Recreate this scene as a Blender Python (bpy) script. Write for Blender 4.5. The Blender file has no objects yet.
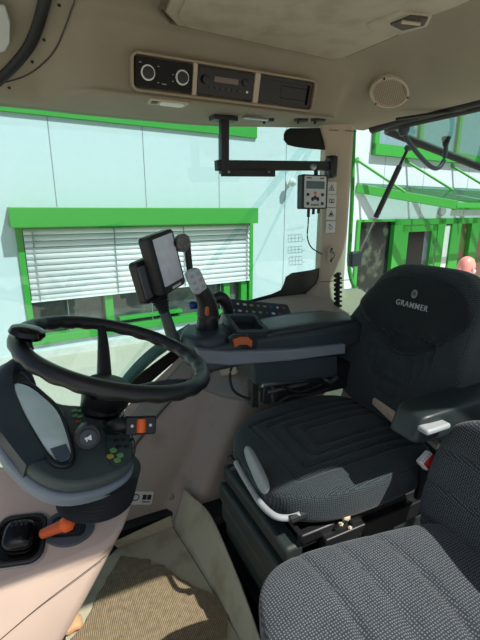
import bpy, bmesh, math, random
from mathutils import Vector, Matrix
from mathutils.bvhtree import BVHTree
random.seed(7)
PI = math.pi
sc = bpy.context.scene
C = sc.collection

# ------------------------------------------------------------------ survey of the photograph (cab axes: x rear, y right-hand side, z up)
F = 410.0; PITCH = math.radians(15); YAW = math.radians(26); CZ = 1.2
CP, SP, CY, SY = math.cos(PITCH), math.sin(PITCH), math.cos(YAW), math.sin(YAW)
def ray(px, py):
    u = (px-240)/F; v = (320-py)/F
    f = CP + v*SP; z = -SP + v*CP
    return Vector((SY*f + CY*u, CY*f - SY*u, z))
CAM = Vector((0, 0, CZ))
def atx(px, py, x): d = ray(px, py); return CAM + d*(x/d.x)
def aty(px, py, y): d = ray(px, py); return CAM + d*(y/d.y)
def atz(px, py, z): d = ray(px, py); return CAM + d*((z-CZ)/d.z)
def atp(px, py, p0, n): d = ray(px, py); return CAM + d*((Vector(p0)-CAM).dot(n)/d.dot(n))

# ------------------------------------------------------------------ materials
def lin(c):
    return tuple(((v/255)/12.92 if v/255 <= .04045 else ((v/255+.055)/1.055)**2.4) for v in c)
def mat(name, rgb, rough=.5, metal=0, var=.08, vscale=9, bump=0, bscale=400, spec=.5, rgb2=None, r2=(.55, .75), coat=0, emit=0):
    m = bpy.data.materials.new(name); m.use_nodes = True
    nt = m.node_tree; N = nt.nodes; L = nt.links; b = N['Principled BSDF']
    c = lin(rgb)
    b.inputs['Roughness'].default_value = rough; b.inputs['Metallic'].default_value = metal
    b.inputs['Specular IOR Level'].default_value = spec; b.inputs['Coat Weight'].default_value = coat
    tc = N.new('ShaderNodeTexCoord')
    nz = N.new('ShaderNodeTexNoise'); nz.inputs['Scale'].default_value = vscale; nz.inputs['Detail'].default_value = 5
    L.new(tc.outputs['Object'], nz.inputs['Vector'])
    rp = N.new('ShaderNodeValToRGB'); e = rp.color_ramp.elements
    if rgb2:
        e[0].position, e[1].position = r2; c2 = lin(rgb2)
        e[0].color = (*c, 1); e[1].color = (*c2, 1)
    else:
        e[0].position, e[1].position = .3, .7
        e[0].color = (*[v*(1-var) for v in c], 1); e[1].color = (*[min(1, v*(1+var)) for v in c], 1)
    L.new(nz.outputs['Fac'], rp.inputs['Fac']); L.new(rp.outputs['Color'], b.inputs['Base Color'])
    if bump:
        n2 = N.new('ShaderNodeTexNoise'); n2.inputs['Scale'].default_value = bscale; n2.inputs['Detail'].default_value = 2
        L.new(tc.outputs['Object'], n2.inputs['Vector'])
        bp = N.new('ShaderNodeBump'); bp.inputs['Strength'].default_value = bump; bp.inputs['Distance'].default_value = .001
        L.new(n2.outputs['Fac'], bp.inputs['Height']); L.new(bp.outputs['Normal'], b.inputs['Normal'])
    if emit:
        L.new(rp.outputs['Color'], b.inputs['Emission Color']); b.inputs['Emission Strength'].default_value = emit
    return m
def fabric(name, rgb, dot, scale=210, rough=.95, dots=(.2, .5), plane='xy'):
    m = bpy.data.materials.new(name); m.use_nodes = True
    nt = m.node_tree; N = nt.nodes; L = nt.links; b = N['Principled BSDF']
    b.inputs['Roughness'].default_value = rough; b.inputs['Specular IOR Level'].default_value = .2
    b.inputs['Sheen Weight'].default_value = .15
    tc = N.new('ShaderNodeTexCoord')
    vo = N.new('ShaderNodeTexVoronoi'); vo.voronoi_dimensions = '2D'; vo.inputs['Scale'].default_value = scale; vo.inputs['Randomness'].default_value = .2
    sx_ = N.new('ShaderNodeSeparateXYZ'); cx_ = N.new('ShaderNodeCombineXYZ'); L.new(tc.outputs['Object'], sx_.inputs[0])
    L.new(sx_.outputs['XYZ'.index(plane[0].upper())], cx_.inputs[0]); L.new(sx_.outputs['XYZ'.index(plane[1].upper())], cx_.inputs[1])
    c2_ = N.new('ShaderNodeCombineXYZ'); L.new(sx_.outputs[0], c2_.inputs[0]); L.new(sx_.outputs[2 if plane == 'xy' else 2], c2_.inputs[1])
    s3_ = N.new('ShaderNodeSeparateXYZ'); L.new(tc.outputs['Normal'], s3_.inputs[0]); ab = N.new('ShaderNodeMath'); ab.operation = 'ABSOLUTE'; L.new(s3_.outputs[2 if plane == 'xy' else 0], ab.inputs[0])
    gt = N.new('ShaderNodeMath'); gt.operation = 'GREATER_THAN'; gt.inputs[1].default_value = .62; L.new(ab.outputs[0], gt.inputs[0])
    mv = N.new('ShaderNodeMix'); mv.data_type = 'VECTOR'; L.new(gt.outputs[0], mv.inputs[0]); L.new(c2_.outputs[0], mv.inputs[4]); L.new(cx_.outputs[0], mv.inputs[5])
    L.new(mv.outputs[1], vo.inputs['Vector'])
    rp = N.new('ShaderNodeValToRGB'); e = rp.color_ramp.elements
    e[0].position, e[1].position = dots; e[0].color = (*lin(dot), 1); e[1].color = (*lin(rgb), 1)
    L.new(vo.outputs['Distance'], rp.inputs['Fac'])
    nz = N.new('ShaderNodeTexNoise'); nz.inputs['Scale'].default_value = 14; L.new(tc.outputs['Object'], nz.inputs['Vector'])
    mx = N.new('ShaderNodeMix'); mx.data_type = 'RGBA'; mx.blend_type = 'MULTIPLY'; mx.inputs[0].default_value = .35
    L.new(rp.outputs['Color'], mx.inputs[6]); L.new(nz.outputs['Fac'], mx.inputs[7]); L.new(mx.outputs[2], b.inputs['Base Color'])
    bp = N.new('ShaderNodeBump'); bp.inputs['Strength'].default_value = .3; bp.inputs['Distance'].default_value = .001; bp.invert = True
    L.new(vo.outputs['Distance'], bp.inputs['Height']); L.new(bp.outputs['Normal'], b.inputs['Normal'])
    return m
def glass(name, tint, refl=.06):
    m = bpy.data.materials.new(name); m.use_nodes = True
    nt = m.node_tree; N = nt.nodes; L = nt.links
    for n in list(N): N.remove(n)
    out = N.new('ShaderNodeOutputMaterial'); tr = N.new('ShaderNodeBsdfTransparent'); gl = N.new('ShaderNodeBsdfGlossy')
    tr.inputs['Color'].default_value = (*tint, 1); gl.inputs['Roughness'].default_value = .03
    mx = N.new('ShaderNodeMixShader'); mx.inputs[0].default_value = refl
    L.new(tr.outputs[0], mx.inputs[1]); L.new(gl.outputs[0], mx.inputs[2]); L.new(mx.outputs[0], out.inputs['Surface'])
    return m
def streaks(name, rgb, rgb2, axis, scale, rough=.8, bump=.5):
    m = mat(name, rgb, rough); nt = m.node_tree; N = nt.nodes; L = nt.links; b = N['Principled BSDF']
    tc = N.new('ShaderNodeTexCoord'); w = N.new('ShaderNodeTexWave'); w.bands_direction = axis; w.inputs['Scale'].default_value = scale
    w.inputs['Distortion'].default_value = 1.2; w.inputs['Detail'].default_value = 3; w.inputs['Detail Scale'].default_value = 3
    L.new(tc.outputs['Object'], w.inputs['Vector'])
    n2 = N.new('ShaderNodeTexNoise'); n2.inputs['Scale'].default_value = 60; n2.inputs['Detail'].default_value = 6; L.new(tc.outputs['Object'], n2.inputs['Vector'])
    mu = N.new('ShaderNodeMath'); mu.operation = 'MULTIPLY'; L.new(w.outputs['Fac'], mu.inputs[0]); L.new(n2.outputs['Fac'], mu.inputs[1])
    rp = N.new('ShaderNodeValToRGB'); e = rp.color_ramp.elements; e[0].position = .1; e[1].position = .6
    e[0].color = (*lin(rgb2), 1); e[1].color = (*lin(rgb), 1)
    L.new(mu.outputs[0], rp.inputs['Fac']); L.new(rp.outputs['Color'], b.inputs['Base Color'])
    bp = N.new('ShaderNodeBump'); bp.inputs['Strength'].default_value = bump; bp.inputs['Distance'].default_value = .002
    L.new(mu.outputs[0], bp.inputs['Height']); L.new(bp.outputs['Normal'], b.inputs['Normal'])
    return m

M = dict(
 liner=mat('roof_liner', (140, 132, 116), .85, bump=.5, bscale=350, var=.05),
 linerlight=mat('roof_hatch_plastic', (164, 156, 138), .7, bump=.2, rgb2=(150, 140, 122), r2=(.45, .7), vscale=16),
 trim=mat('pillar_trim', (178, 164, 146), .6, bump=.2, var=.05),
 fender=mat('fender_trim', (152, 142, 132), .7, bump=.25, rgb2=(124, 114, 104), r2=(.56, .78), vscale=7),
 greytrim=mat('grey_trim', (122, 122, 114), .6, bump=.2),
 seam=mat('seam_shadow_line', (66, 60, 54), .9),
 console=mat('front_console_plastic', (198, 176, 160), .6, bump=.2, var=.04),
 pod=mat('pod_plastic', (68, 80, 78), .55, bump=.3),
 podrim=mat('pod_rim', (118, 130, 140), .5),
 poddark=mat('pod_dark', (44, 56, 64), .5, bump=.3),
 blk=mat('black_plastic', (22, 24, 26), .45, bump=.2),
 blkgloss=mat('black_gloss', (9, 9, 11), .15, spec=.35),
 rubber=mat('black_rubber', (18, 20, 22), .65),
 wheel=mat('wheel_rubber', (24, 26, 28), .4, bump=.15),
 frit=mat('black_ceramic_print', (8, 9, 9), .35),
 arm=mat('armrest_plastic', (42, 54, 58), .5, bump=.3),
 armpad=mat('armrest_pad', (36, 46, 46), .42, bump=.25),
 band=mat('armrest_band', (112, 122, 132), .5),
 orange=mat('orange_plastic', (235, 98, 26), .4),
 brown=mat('orange_strip', (176, 92, 50), .5),
 screen=mat('display_screen', (206, 212, 226), .12, var=.12, vscale=25, coat=.6),  # reflection on the unlit screen is put into this pale colour
 screen2=mat('rear_monitor_back', (92, 98, 106), .3),
 cluster=mat('cluster_glass', (222, 252, 240), .12, var=.15, vscale=18, coat=.8),  # bright reflection on the cluster glass, painted as its base colour
 grey=mat('light_grey_plastic', (150, 156, 158), .5),
 metal=mat('brushed_metal', (150, 152, 152), .35, metal=.9),
 steel=mat('dark_steel', (58, 62, 64), .4, metal=.7),
 white=mat('white_plastic', (215, 218, 216), .5),
 cream=mat('cream_strip', (176, 160, 140), .6),
 red=mat('red_button', (196, 40, 44), .4),
 blue=mat('blue_cap', (30, 60, 130), .4),
 fab=fabric('seat_fabric', (34, 41, 44), (72, 84, 86)), fabv=fabric('seat_back_fabric', (34, 41, 44), (66, 78, 80), plane='yz'),
 fab2=fabric('instructor_seat_fabric', (54, 62, 68), (128, 132, 138), scale=190, dots=(.12, .36)), fab2v=fabric('instructor_back_fabric', (54, 62, 68), (128, 132, 138), scale=190, dots=(.12, .36), plane='yz'),
 flap=fabric('headrest_fabric', (22, 28, 31), (36, 44, 48), scale=260, plane='yz'),
 susp=mat('suspension_cover', (32, 42, 40), .6, bump=.2),
 floor=mat('cab_floor_rubber', (26, 29, 31), .7, bump=.3),
 sheet=mat('beige_floor_sheet', (168, 162, 138), .75, bump=.2, rgb2=(132, 124, 100), r2=(.5, .72), vscale=8),
 matt=streaks('woven_mat', (156, 138, 108), (92, 82, 62), 'X', 60),
 wall=mat('facade_panel', (186, 203, 208), .55, var=.02),
 wingwall=mat('entrance_wall', (190, 194, 196), .6, var=.03),
 green=mat('green_paint', (50, 150, 54), .45, var=.03),
 blind=mat('blind_slat', (226, 230, 232), .4, var=.02),
 wglass=mat('dark_window', (48, 56, 58), .12, rgb2=(92, 96, 92), r2=(.45, .6), vscale=1.6, coat=.5),
 doorglass=mat('door_glass', (20, 30, 28), .15, rgb2=(70, 84, 70), r2=(.5, .62), vscale=2.5),
 panerefl=mat('reflected_wall', (112, 74, 66), .4, rgb2=(84, 96, 52), r2=(.45, .5), vscale=3),  # reddish and green reflection painted into the wing pane colour
 joint=mat('panel_joint', (120, 134, 138), .6),
 fineline=mat('grey_fine_line', (130, 142, 142), .7),
 plinth=mat('concrete_plinth', (196, 200, 196), .8),
 pave=mat('pavement', (176, 174, 160), .9, bump=.8, bscale=90, var=.06, vscale=25),
 glassR=glass('side_window_glass', (.82, .93, .92)),
 glassB=glass('rear_window_glass', (.62, .80, .74), .10),
 skin=mat('skin', (226, 150, 138), .5),
 hair=mat('grey_hair', (190, 186, 182), .8),
 shirt=mat('dark_shirt', (34, 36, 44), .85),
 jeans=mat('blue_jeans', (110, 140, 180), .85),
 pale=mat('pale_visor', (186, 190, 188), .5),
 iconw=mat('icon_white', (205, 210, 210), .5),
 icong=mat('icon_green', (110, 165, 100), .5),
 icony=mat('icon_yellow', (176, 160, 70), .5),
 iconr=mat('icon_red', (176, 70, 50), .5),
 iconb=mat('icon_blue', (60, 90, 150), .5),
 lcd=mat('lcd_grey', (86, 100, 108), .2),
 paper=mat('sticker_paper', (196, 198, 196), .5),
 foam=mat('torn_foam', (200, 186, 160), .9),
 wood=mat('tan_block', (190, 150, 112), .8, rgb2=(140, 100, 70), vscale=30),
)

# ------------------------------------------------------------------ mesh helpers
def obj(name, bm, m, parent=None, smooth=40, bev=0, sub=0, seg=2, solid=0):
    bmesh.ops.recalc_face_normals(bm, faces=bm.faces) if bm.faces else None
    me = bpy.data.meshes.new(name); bm.to_mesh(me); bm.free()
    mm = M[m] if isinstance(m, str) else m
    me.materials.append(mm)
    o = bpy.data.objects.new(name, me); C.objects.link(o)
    if parent is not None:
        o.parent = parent
        o.matrix_parent_inverse = Matrix.Translation(-parent.location) if parent.type == 'EMPTY' else Matrix.Identity(4)
        if parent.type != 'EMPTY' : o.matrix_parent_inverse = Matrix.Identity(4)
    if solid:
        md = o.modifiers.new('s', 'SOLIDIFY'); md.thickness = solid; md.offset = 0
    if bev:
        md = o.modifiers.new('b', 'BEVEL'); md.width = bev; md.segments = seg; md.limit_method = 'ANGLE'; md.angle_limit = math.radians(35); md.harden_normals = False
    if sub:
        md = o.modifiers.new('u', 'SUBSURF'); md.levels = sub; md.render_levels = sub
    if smooth:
        for p in me.polygons: p.use_smooth = True
        try:
            me.set_sharp_from_angle(angle=math.radians(smooth))
        except Exception: pass
    return o
def pieces(name, bm, m, parent=None, **k):        # every loose piece of the mesh becomes an object of its own
    bm.verts.ensure_lookup_table(); bm.verts.index_update(); seen = set(); out = []
    for v in bm.verts:
        if v.index in seen: continue
        isl = []; st = [v]; seen.add(v.index)
        while st:
            a = st.pop(); isl.append(a)
            for e in a.link_edges:
                b = e.other_vert(a)
                if b.index not in seen: seen.add(b.index); st.append(b)
        nb = BM(); mp = {a: nb.verts.new(a.co) for a in isl}
        for f in {f for a in isl for f in a.link_faces}: nb.faces.new([mp[q] for q in f.verts])
        out.append(obj(name, nb, m, parent, **k))
    bm.free(); return out
def tag(o, label, cat, group=None, kind=None):
    if label: o['label'] = label
    if cat: o['category'] = cat
    if group: o['group'] = group
    if kind: o['kind'] = kind
    return o
def thing(name, label, cat, loc=(0, 0, 0), group=None):
    o = bpy.data.objects.new(name, None); C.objects.link(o); o.location = loc; o.empty_display_size = .05
    return tag(o, label, cat, group)
def struct(name, bm, m, **k):
    o = obj(name, bm, m, **k); o['kind'] = 'structure'; return o
def BM(): return bmesh.new()
def add(bm, verts, faces):
    vs = [bm.verts.new(v) for v in verts]
    for f in faces:
        try: bm.faces.new([vs[i] for i in f])
        except ValueError: pass
    return vs
def basis(d, up=(0, 0, 1)):
    d = Vector(d).normalized(); up = Vector(up)
    if abs(d.dot(up)) > .98: up = Vector((1, 0, 0))
    a = up.cross(d).normalized(); return a, d.cross(a).normalized(), d
def frame(o, x, y):      # matrix with local x,y (z = x cross y) at o
    x = Vector(x).normalized(); z = x.cross(Vector(y)).normalized(); y = z.cross(x)
    m = Matrix((x, y, z)).transposed().to_4x4(); m.translation = Vector(o); return m
def box(bm, c, s, mx=None):
    c = Vector(c); h = Vector(s)/2; v = []
    for x in (-1, 1):
        for y in (-1, 1):
            for z in (-1, 1):
                p = c + Vector((x*h.x, y*h.y, z*h.z)); v.append(mx @ p if mx else p)
    add(bm, v, [(0, 1, 3, 2), (4, 6, 7, 5), (0, 4, 5, 1), (2, 3, 7, 6), (0, 2, 6, 4), (1, 5, 7, 3)]); return bm
def box2(bm, a, b): a = Vector(a); b = Vector(b); return box(bm, (a+b)/2, [abs(q) for q in (b-a)])
def spline(pts, n=8, closed=False):
    P_ = [Vector(p) for p in pts]; out = []; m = len(P_)
    rng = range(m if closed else m-1)
    for i in rng:
        if closed: p0, p1, p2, p3 = P_[(i-1) % m], P_[i], P_[(i+1) % m], P_[(i+2) % m]
        else: p0, p1, p2, p3 = P_[max(i-1, 0)], P_[i], P_[i+1], P_[min(i+2, m-1)]
        for k in range(n):
            t = k/n
            out.append(.5*((2*p1)+(p2-p0)*t+(2*p0-5*p1+4*p2-p3)*t*t+(3*p1-p0-3*p2+p3)*t**3))
    if not closed: out.append(P_[-1])
    return out
def tube(bm, pts, r, seg=12, closed=False, sx=1, up=(0, 0, 1), cap=True):
    pts = [Vector(p) for p in pts]; n = len(pts); rings = []
    for i, p in enumerate(pts):
        if closed: d = pts[(i+1) % n]-pts[i-1]
        else: d = pts[min(i+1, n-1)]-pts[max(i-1, 0)]
        a, b, _ = basis(d, up); rr = r(i/(n-1)) if callable(r) else r
        rings.append([bm.verts.new(p+a*(rr*sx*math.cos(2*PI*k/seg))+b*(rr*math.sin(2*PI*k/seg))) for k in range(seg)])
    for i in range(n if closed else n-1):
        A = rings[i]; B = rings[(i+1) % n]
        for k in range(seg):
            bm.faces.new((A[k], A[(k+1) % seg], B[(k+1) % seg], B[k]))
    if cap and not closed:
        bm.faces.new(rings[0][::-1]); bm.faces.new(rings[-1])
    return bm
def cyl(bm, a, b, r, r2=None, seg=24):
    r2 = r if r2 is None else r2
    return tube(bm, [a, b], lambda t: r+(r2-r)*t, seg)
def lathe(bm, prof, mx, seg=32, sx=1, sy=1):     # prof: (r, z) pairs
    rings = []
    for r, z in prof:
        rings.append([bm.verts.new(mx @ Vector((sx*r*math.cos(2*PI*k/seg), sy*r*math.sin(2*PI*k/seg), z))) for k in range(seg)])
    for A, B in zip(rings, rings[1:]):
        for k in range(seg): bm.faces.new((A[k], A[(k+1) % seg], B[(k+1) % seg], B[k]))
    bm.faces.new(rings[0][::-1]); bm.faces.new(rings[-1]); return bm
def prism(bm, pts, off):                          # planar outline pushed by a vector
    off = Vector(off); pts = [Vector(p) for p in pts]; n = len(pts)
    add(bm, pts+[p+off for p in pts], [tuple(range(n))[::-1], tuple(range(n, 2*n))]+[(i, (i+1) % n, n+(i+1) % n, n+i) for i in range(n)])
    return bm
def rrect(w, h, r, n=5):
    o = []
    for cx, cy, a0 in ((w/2-r, h/2-r, 0), (-w/2+r, h/2-r, 90), (-w/2+r, -h/2+r, 180), (w/2-r, -h/2+r, 270)):
        for k in range(n+1):
            a = math.radians(a0+90*k/n); o.append((cx+r*math.cos(a), cy+r*math.sin(a)))
    return o
def plate(bm, mx, w, h, r, t, cx=0, cy=0):        # rounded plate, local xy, thickness t towards +z
    return prism(bm, [mx @ Vector((x+cx, y+cy, 0)) for x, y in rrect(w, h, r)], (mx.to_3x3() @ Vector((0, 0, t))))
def ringplate(bm, mx, outer, inner, t):           # frame between two outlines of equal count
    n = len(outer); off = mx.to_3x3() @ Vector((0, 0, t))
    o = [mx @ Vector((*p, 0)) for p in outer]; i = [mx @ Vector((*p, 0)) for p in inner]
    V = o+i+[p+off for p in o]+[p+off for p in i]; F_ = []
    for k in range(n):
        j = (k+1) % n
        F_ += [(k, j, n+j, n+k), (2*n+k, 3*n+k, 3*n+j, 2*n+j), (k, 2*n+k, 2*n+j, j), (n+k, n+j, 3*n+j, 3*n+k)]
    add(bm, V, F_); return bm
def rbox(bm, size, n=5, res=24, fn=None, mx=None):   # rounded cushion block, fn deforms unit coordinates -> position
    sx, sy, sz = [q/2 for q in size]; cache = {}
    def vert(p):
        key = tuple(round(q, 5) for q in p)
        if key in cache: return cache[key]
        l = (abs(p[0])**n+abs(p[1])**n+abs(p[2])**n)**(1/n)
        q = Vector((p[0]/l*sx, p[1]/l*sy, p[2]/l*sz)); w = q
        if fn: w = Vector(fn(q, (p[0]/l, p[1]/l, p[2]/l)))
        if mx: w = mx @ w
        cache[key] = bm.verts.new(w); return cache[key]
    g = [-1+2*i/res for i in range(res+1)]
    g = [math.copysign(abs(a)**.8, a) for a in g]
    for ax in range(3):
        for s in (-1, 1):
            for i in range(res):
                for j in range(res):
                    q = []
                    for a, b in ((g[i], g[j]), (g[i+1], g[j]), (g[i+1], g[j+1]), (g[i], g[j+1])):
                        p = [0, 0, 0]; p[ax] = s; p[(ax+1) % 3] = a; p[(ax+2) % 3] = b; q.append(vert(p))
                    bm.faces.new(q)
    return bm
def grid(bm, f, nu, nv):
    V = [[bm.verts.new(f(i/nu, j/nv)) for j in range(nv+1)] for i in range(nu+1)]
    for i in range(nu):
        for j in range(nv): bm.faces.new((V[i][j], V[i+1][j], V[i+1][j+1], V[i][j+1]))
    return bm
def lerp(tab, x):
    if x <= tab[0][0]: return tab[0][1]
    for (a, b), (c, d) in zip(tab, tab[1:]):
        if x <= c: return b+(d-b)*(x-a)/(c-a)
    return tab[-1][1]
def sst(a, b, x): t = max(0, min(1, (x-a)/(b-a))); return t*t*(3-2*t)
def text_bm(s, size, mx, ext=.0008, bold=False):
    cu = bpy.data.curves.new('t', 'FONT'); cu.body = s; cu.size = size; cu.extrude = ext; cu.space_character = 1.14; cu.align_x = 'CENTER'; cu.align_y = 'CENTER'
    if bold: cu.offset = size*.012
    o = bpy.data.objects.new('t', cu); C.objects.link(o); dg = bpy.context.evaluated_depsgraph_get()
    me = bpy.data.meshes.new_from_object(o.evaluated_get(dg)); bm = BM(); bm.from_mesh(me)
    bpy.data.objects.remove(o); bpy.data.curves.remove(cu); bpy.data.meshes.remove(me)
    bmesh.ops.transform(bm, matrix=mx, verts=bm.verts); return bm

# ================================================================== OUTSIDE
GZ = -1.15
struct('ground', box2(BM(), (-30, -14, GZ-.1), (34, 40, GZ)), 'pave')

# office building: local frame (s along facade, z up, d out of the wall towards the tractor)
B0 = Vector((-.5, 7.1, 0)); BD = Vector((1, .10, 0)).normalized(); BN = Vector((BD.y, -BD.x, 0))
def bp(px, py, d=0):       # facade point seen at a pixel -> (s, z)
    p = atp(px, py, B0+BN*d, BN); return (p-B0).dot(BD), p.z
def bpt(s, z, d=0): return B0+BD*s+BN*d+Vector((0, 0, z))
def bbox(bm, s0, s1, z0, z1, d0, d1):
    v = [bpt(s, z, d) for s in (s0, s1) for d in (d0, d1) for z in (z0, z1)]
    return add(bm, v, [(0, 1, 3, 2), (4, 6, 7, 5), (0, 4, 5, 1), (2, 3, 7, 6), (0, 2, 6, 4), (1, 5, 7, 3)])
bld = thing('office_building', 'pale blue panelled office building with green window frames outside the cab', 'building', bpt(0, GZ))
wl, wt = bp(13, 228); wr, _ = bp(252, 225); _, blb = bp(24, 301); _, wb = bp(25, 346)
wl += .02
ent_l = bp(357, 240)[0]; ent_t = bp(400, 219)[1]
rz = bp(0, 111.5)[1]
bm = BM()                       # wall with real openings
TOPZ = rz+2.6
bbox(bm, -8, wl, GZ, TOPZ, -.3, 0); bbox(bm, wl, wr, GZ, wb, -.3, 0); bbox(bm, wl, wr, wt+.12, TOPZ, -.3, 0)
bbox(bm, wr, ent_l, GZ, TOPZ, -.3, 0); bbox(bm, ent_l, 26, ent_t, TOPZ, -.3, 0)
wallo = obj('facade_wall', bm, 'wall', bld, smooth=0)
bm = BM()
for px, py in ((54, 180), (145, 180), (219, 180), (284, 235)):
    s, _ = bp(px, py); bbox(bm, s-.006, s+.006, GZ+.3, TOPZ, 0, .004)
for px in (385, 425, 470):
    s, _ = bp(px, 165); bbox(bm, s-.006, s+.006, ent_t+.1, TOPZ, 0, .004)
pieces('panel_joint', bm, 'joint', bld, smooth=0)
bm = BM(); bbox(bm, -8, ent_l-.05, GZ, wb-.12, 0, .03); obj('plinth', bm, 'plinth', bld, smooth=0)
bm = BM(); bbox(bm, -8, bp(256, 128)[0], rz, rz+.35, 0, .05); obj('roof_trim', bm, 'green', bld, smooth=0, bev=.01)
# window with hood, blind, frames
win = BM(); fw = .09
bbox(win, wl, wl+fw, wb, wt, -.12, .05); bbox(win, wr-fw, wr, wb, wt, -.12, .05); bbox(win, wl, wr, wb, wb+.13, -.14, .06)
bbox(win, wl, wr, wt-.05, wt+.12, -.14, .03)
for px in (109, 227, 244):
    s, _ = bp(px, 300); bbox(win, s-.07, s+.07, wb, wt, -.12, .0)
s1 = bp(118, 300)[0]; s2 = bp(182, 300)[0]
bbox(win, s1, s2, wb+.2, wb+.26, -.12, .01)
wo = obj('window_frame', win, 'green', bld, smooth=0, bev=.006)
bm = BM(); bbox(bm, wl, wr, wb, wt, -.2, -.15); obj('window_pane', bm, 'wglass', wo, smooth=0)
hl, ht = bp(8, 207, .3); hr, _ = bp(258, 205, .3); hb = bp(12, 228, .3)[1]
bm = BM(); bbox(bm, hl, hr, hb, ht, .0, .32)
obj('window_hood', bm, 'green', bld, smooth=0, bev=.01)
bm = BM(); n = 12; pitch_ = (wt-blb)/n*1.0
for k in range(n):
    z = wt-.01-pitch_*(k+.5)
    v = []
    for j in range(7):
        a = -1+2*j/6; v.append((z+.56*pitch_*a*-1, .02+.045*(1-a*a)+.02*a))
    for (z0, d0), (z1, d1) in zip(v, v[1:]):
        a, b = wl+fw+.01, wr-fw-.01
        add(bm, [bpt(a, z0, d0), bpt(b, z0, d0), bpt(b, z1, d1), bpt(a, z1, d1)], [(0, 1, 2, 3)])
bbox(bm, wl+fw, wr-fw, blb-.03, blb+.0, .0, .06)
bl = obj('venetian_blind', bm, 'blind', bld, smooth=60, solid=.004)
bm = BM()
for px in (35, 115, 183, 245):
    s, _ = bp(px, 260); bbox(bm, s-.008, s+.008, blb, wt, .08, .086)
pieces('ladder_tape', bm, 'fineline', bl, smooth=0)
# faint grid of thin grey lines on the panel
bm = BM()
def bline(p, q, w=.006):
    (s0, z0), (s1, z1) = bp(*p), bp(*q)
    a, b = bpt(s0, z0, .006), bpt(s1, z1, .006); d = (b-a).normalized(); sd = d.cross(BN)*w/2
    prism(bm, [a-sd, b-sd, b+sd, a+sd], BN*.002)
for (x0, y0, x1, y1) in ((288, 235, 302, 242), (288, 247, 302, 253), (289, 257, 302, 265)):
    for k in range(3): bline((x0, y0+(y1-y0)*k/2), (x1, y0-1+(y1-y0)*k/2), .005)
    for k in range(5): bline((x0+(x1-x0)*k/4, y0), (x0+(x1-x0)*k/4, y1), .005)
for k in range(7): bline((287+k*2.4, 231-k*.4), (289+k*2.4, 229-k*.5-(k % 2)), .005)
for y in (240, 251, 262): bline((302, y), (305, y-1), .005)
obj('line_grid', bm, 'fineline', bld, smooth=0)
# upper window band above entrance (seen through the raised rear window)
u0, uz = bp(376, 150); bm = BM(); uz1 = bp(372, 122)[1]
uL = bp(372, 140)[0]
bbox(bm, uL, 26, uz-.12, uz+.12, 0, .14); bbox(bm, uL, uL+.14, uz, uz+1.9, 0, .1)
for s in (uL+1.6, uL+3.2, uL+4.8, uL+6.4): bbox(bm, s, s+.12, uz, uz+1.9, 0, .1)
uw = obj('upper_window_frame', bm, 'green', bld, smooth=0)
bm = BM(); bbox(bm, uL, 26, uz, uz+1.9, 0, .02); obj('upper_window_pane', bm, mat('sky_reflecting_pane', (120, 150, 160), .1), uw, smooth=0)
# small lamp on the facade
s, z = bp(288, 183)
lamp = thing('wall_lamp', 'small white lamp on the pale facade, just left of the grey control box', 'lamp', bpt(s, z, 0))
bm = BM(); cyl(bm, bpt(s, z, 0), bpt(s, z, .04), .06); obj('mount', bm, 'white', lamp)
bm = BM(); tube(bm, [bpt(s, z, .03), bpt(s, z+.02, .16)], .03); obj('stem', bm, 'white', lamp)
bm = BM(); lathe(bm, [(.02, -.02), (.07, .0), (.085, .05), (.05, .11), (.01, .13)], frame(bpt(s-.04, z+.0, .16), BD, BN.cross(BD))); obj('lamp_head', bm, 'white', lamp)

# entrance: glazed doors in green frames
ent = bld
def S(px): return bp(px, 250)[0]
bm = BM()
ER = S(482)+3
bbox(bm, ent_l, S(391), ent_t-.06, ent_t, -.15, .05); bbox(bm, S(391), ER, ent_t-.16, ent_t, -.15, .05)
for a, b in ((354.5, 357.5), (391, 399.5), (434, 441), (448, 457), (467, 475)): bbox(bm, S(a), S(b), GZ, ent_t, -.15, .05)
ent = obj('entrance_frame', bm, 'green', bld, smooth=0, bev=.008)
bm = BM(); bbox(bm, S(357), S(392), GZ, ent_t, -.1, -.07); obj('side_light', bm, 'doorglass', ent, smooth=0)
bm = BM()
bbox(bm, S(399), S(406), GZ, ent_t-.16, -.1, .03); bbox(bm, S(429), S(434.5), GZ, ent_t-.16, -.1, .03); bbox(bm, S(399), S(434), ent_t-.34, ent_t-.16, -.1, .03); bbox(bm, S(399), S(434), GZ, GZ+.25, -.1, .03)
lf = obj('door_leaf', bm, 'green', ent, smooth=0, bev=.006)
bm = BM(); bbox(bm, S(406), S(424), GZ+.25, ent_t-.34, -.06, -.04); obj('door_pane', bm, 'blkgloss', ent, smooth=0)
bm = BM(); bbox(bm, S(424), S(429), GZ+.25, ent_t-.34, -.06, -.04); obj('door_pane', bm, 'lcd', ent, smooth=0)
bm = BM(); bbox(bm, S(441.5), S(447.5), GZ, ent_t-.2, -.1, .0); obj('door_column', bm, 'white', ent, smooth=0, bev=.01)
bm = BM(); bbox(bm, S(457), ER, GZ, ent_t, -.1, -.07); obj('wing_pane', bm, 'panerefl', ent, smooth=0)
bm = BM(); tube(bm, [bpt(S(431), GZ+.9, .04), bpt(S(431), GZ+.9, .1), bpt(S(431), GZ+1.5, .1), bpt(S(431), GZ+1.5, .04)], .015); obj('door_handle', bm, 'metal', ent)

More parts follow.
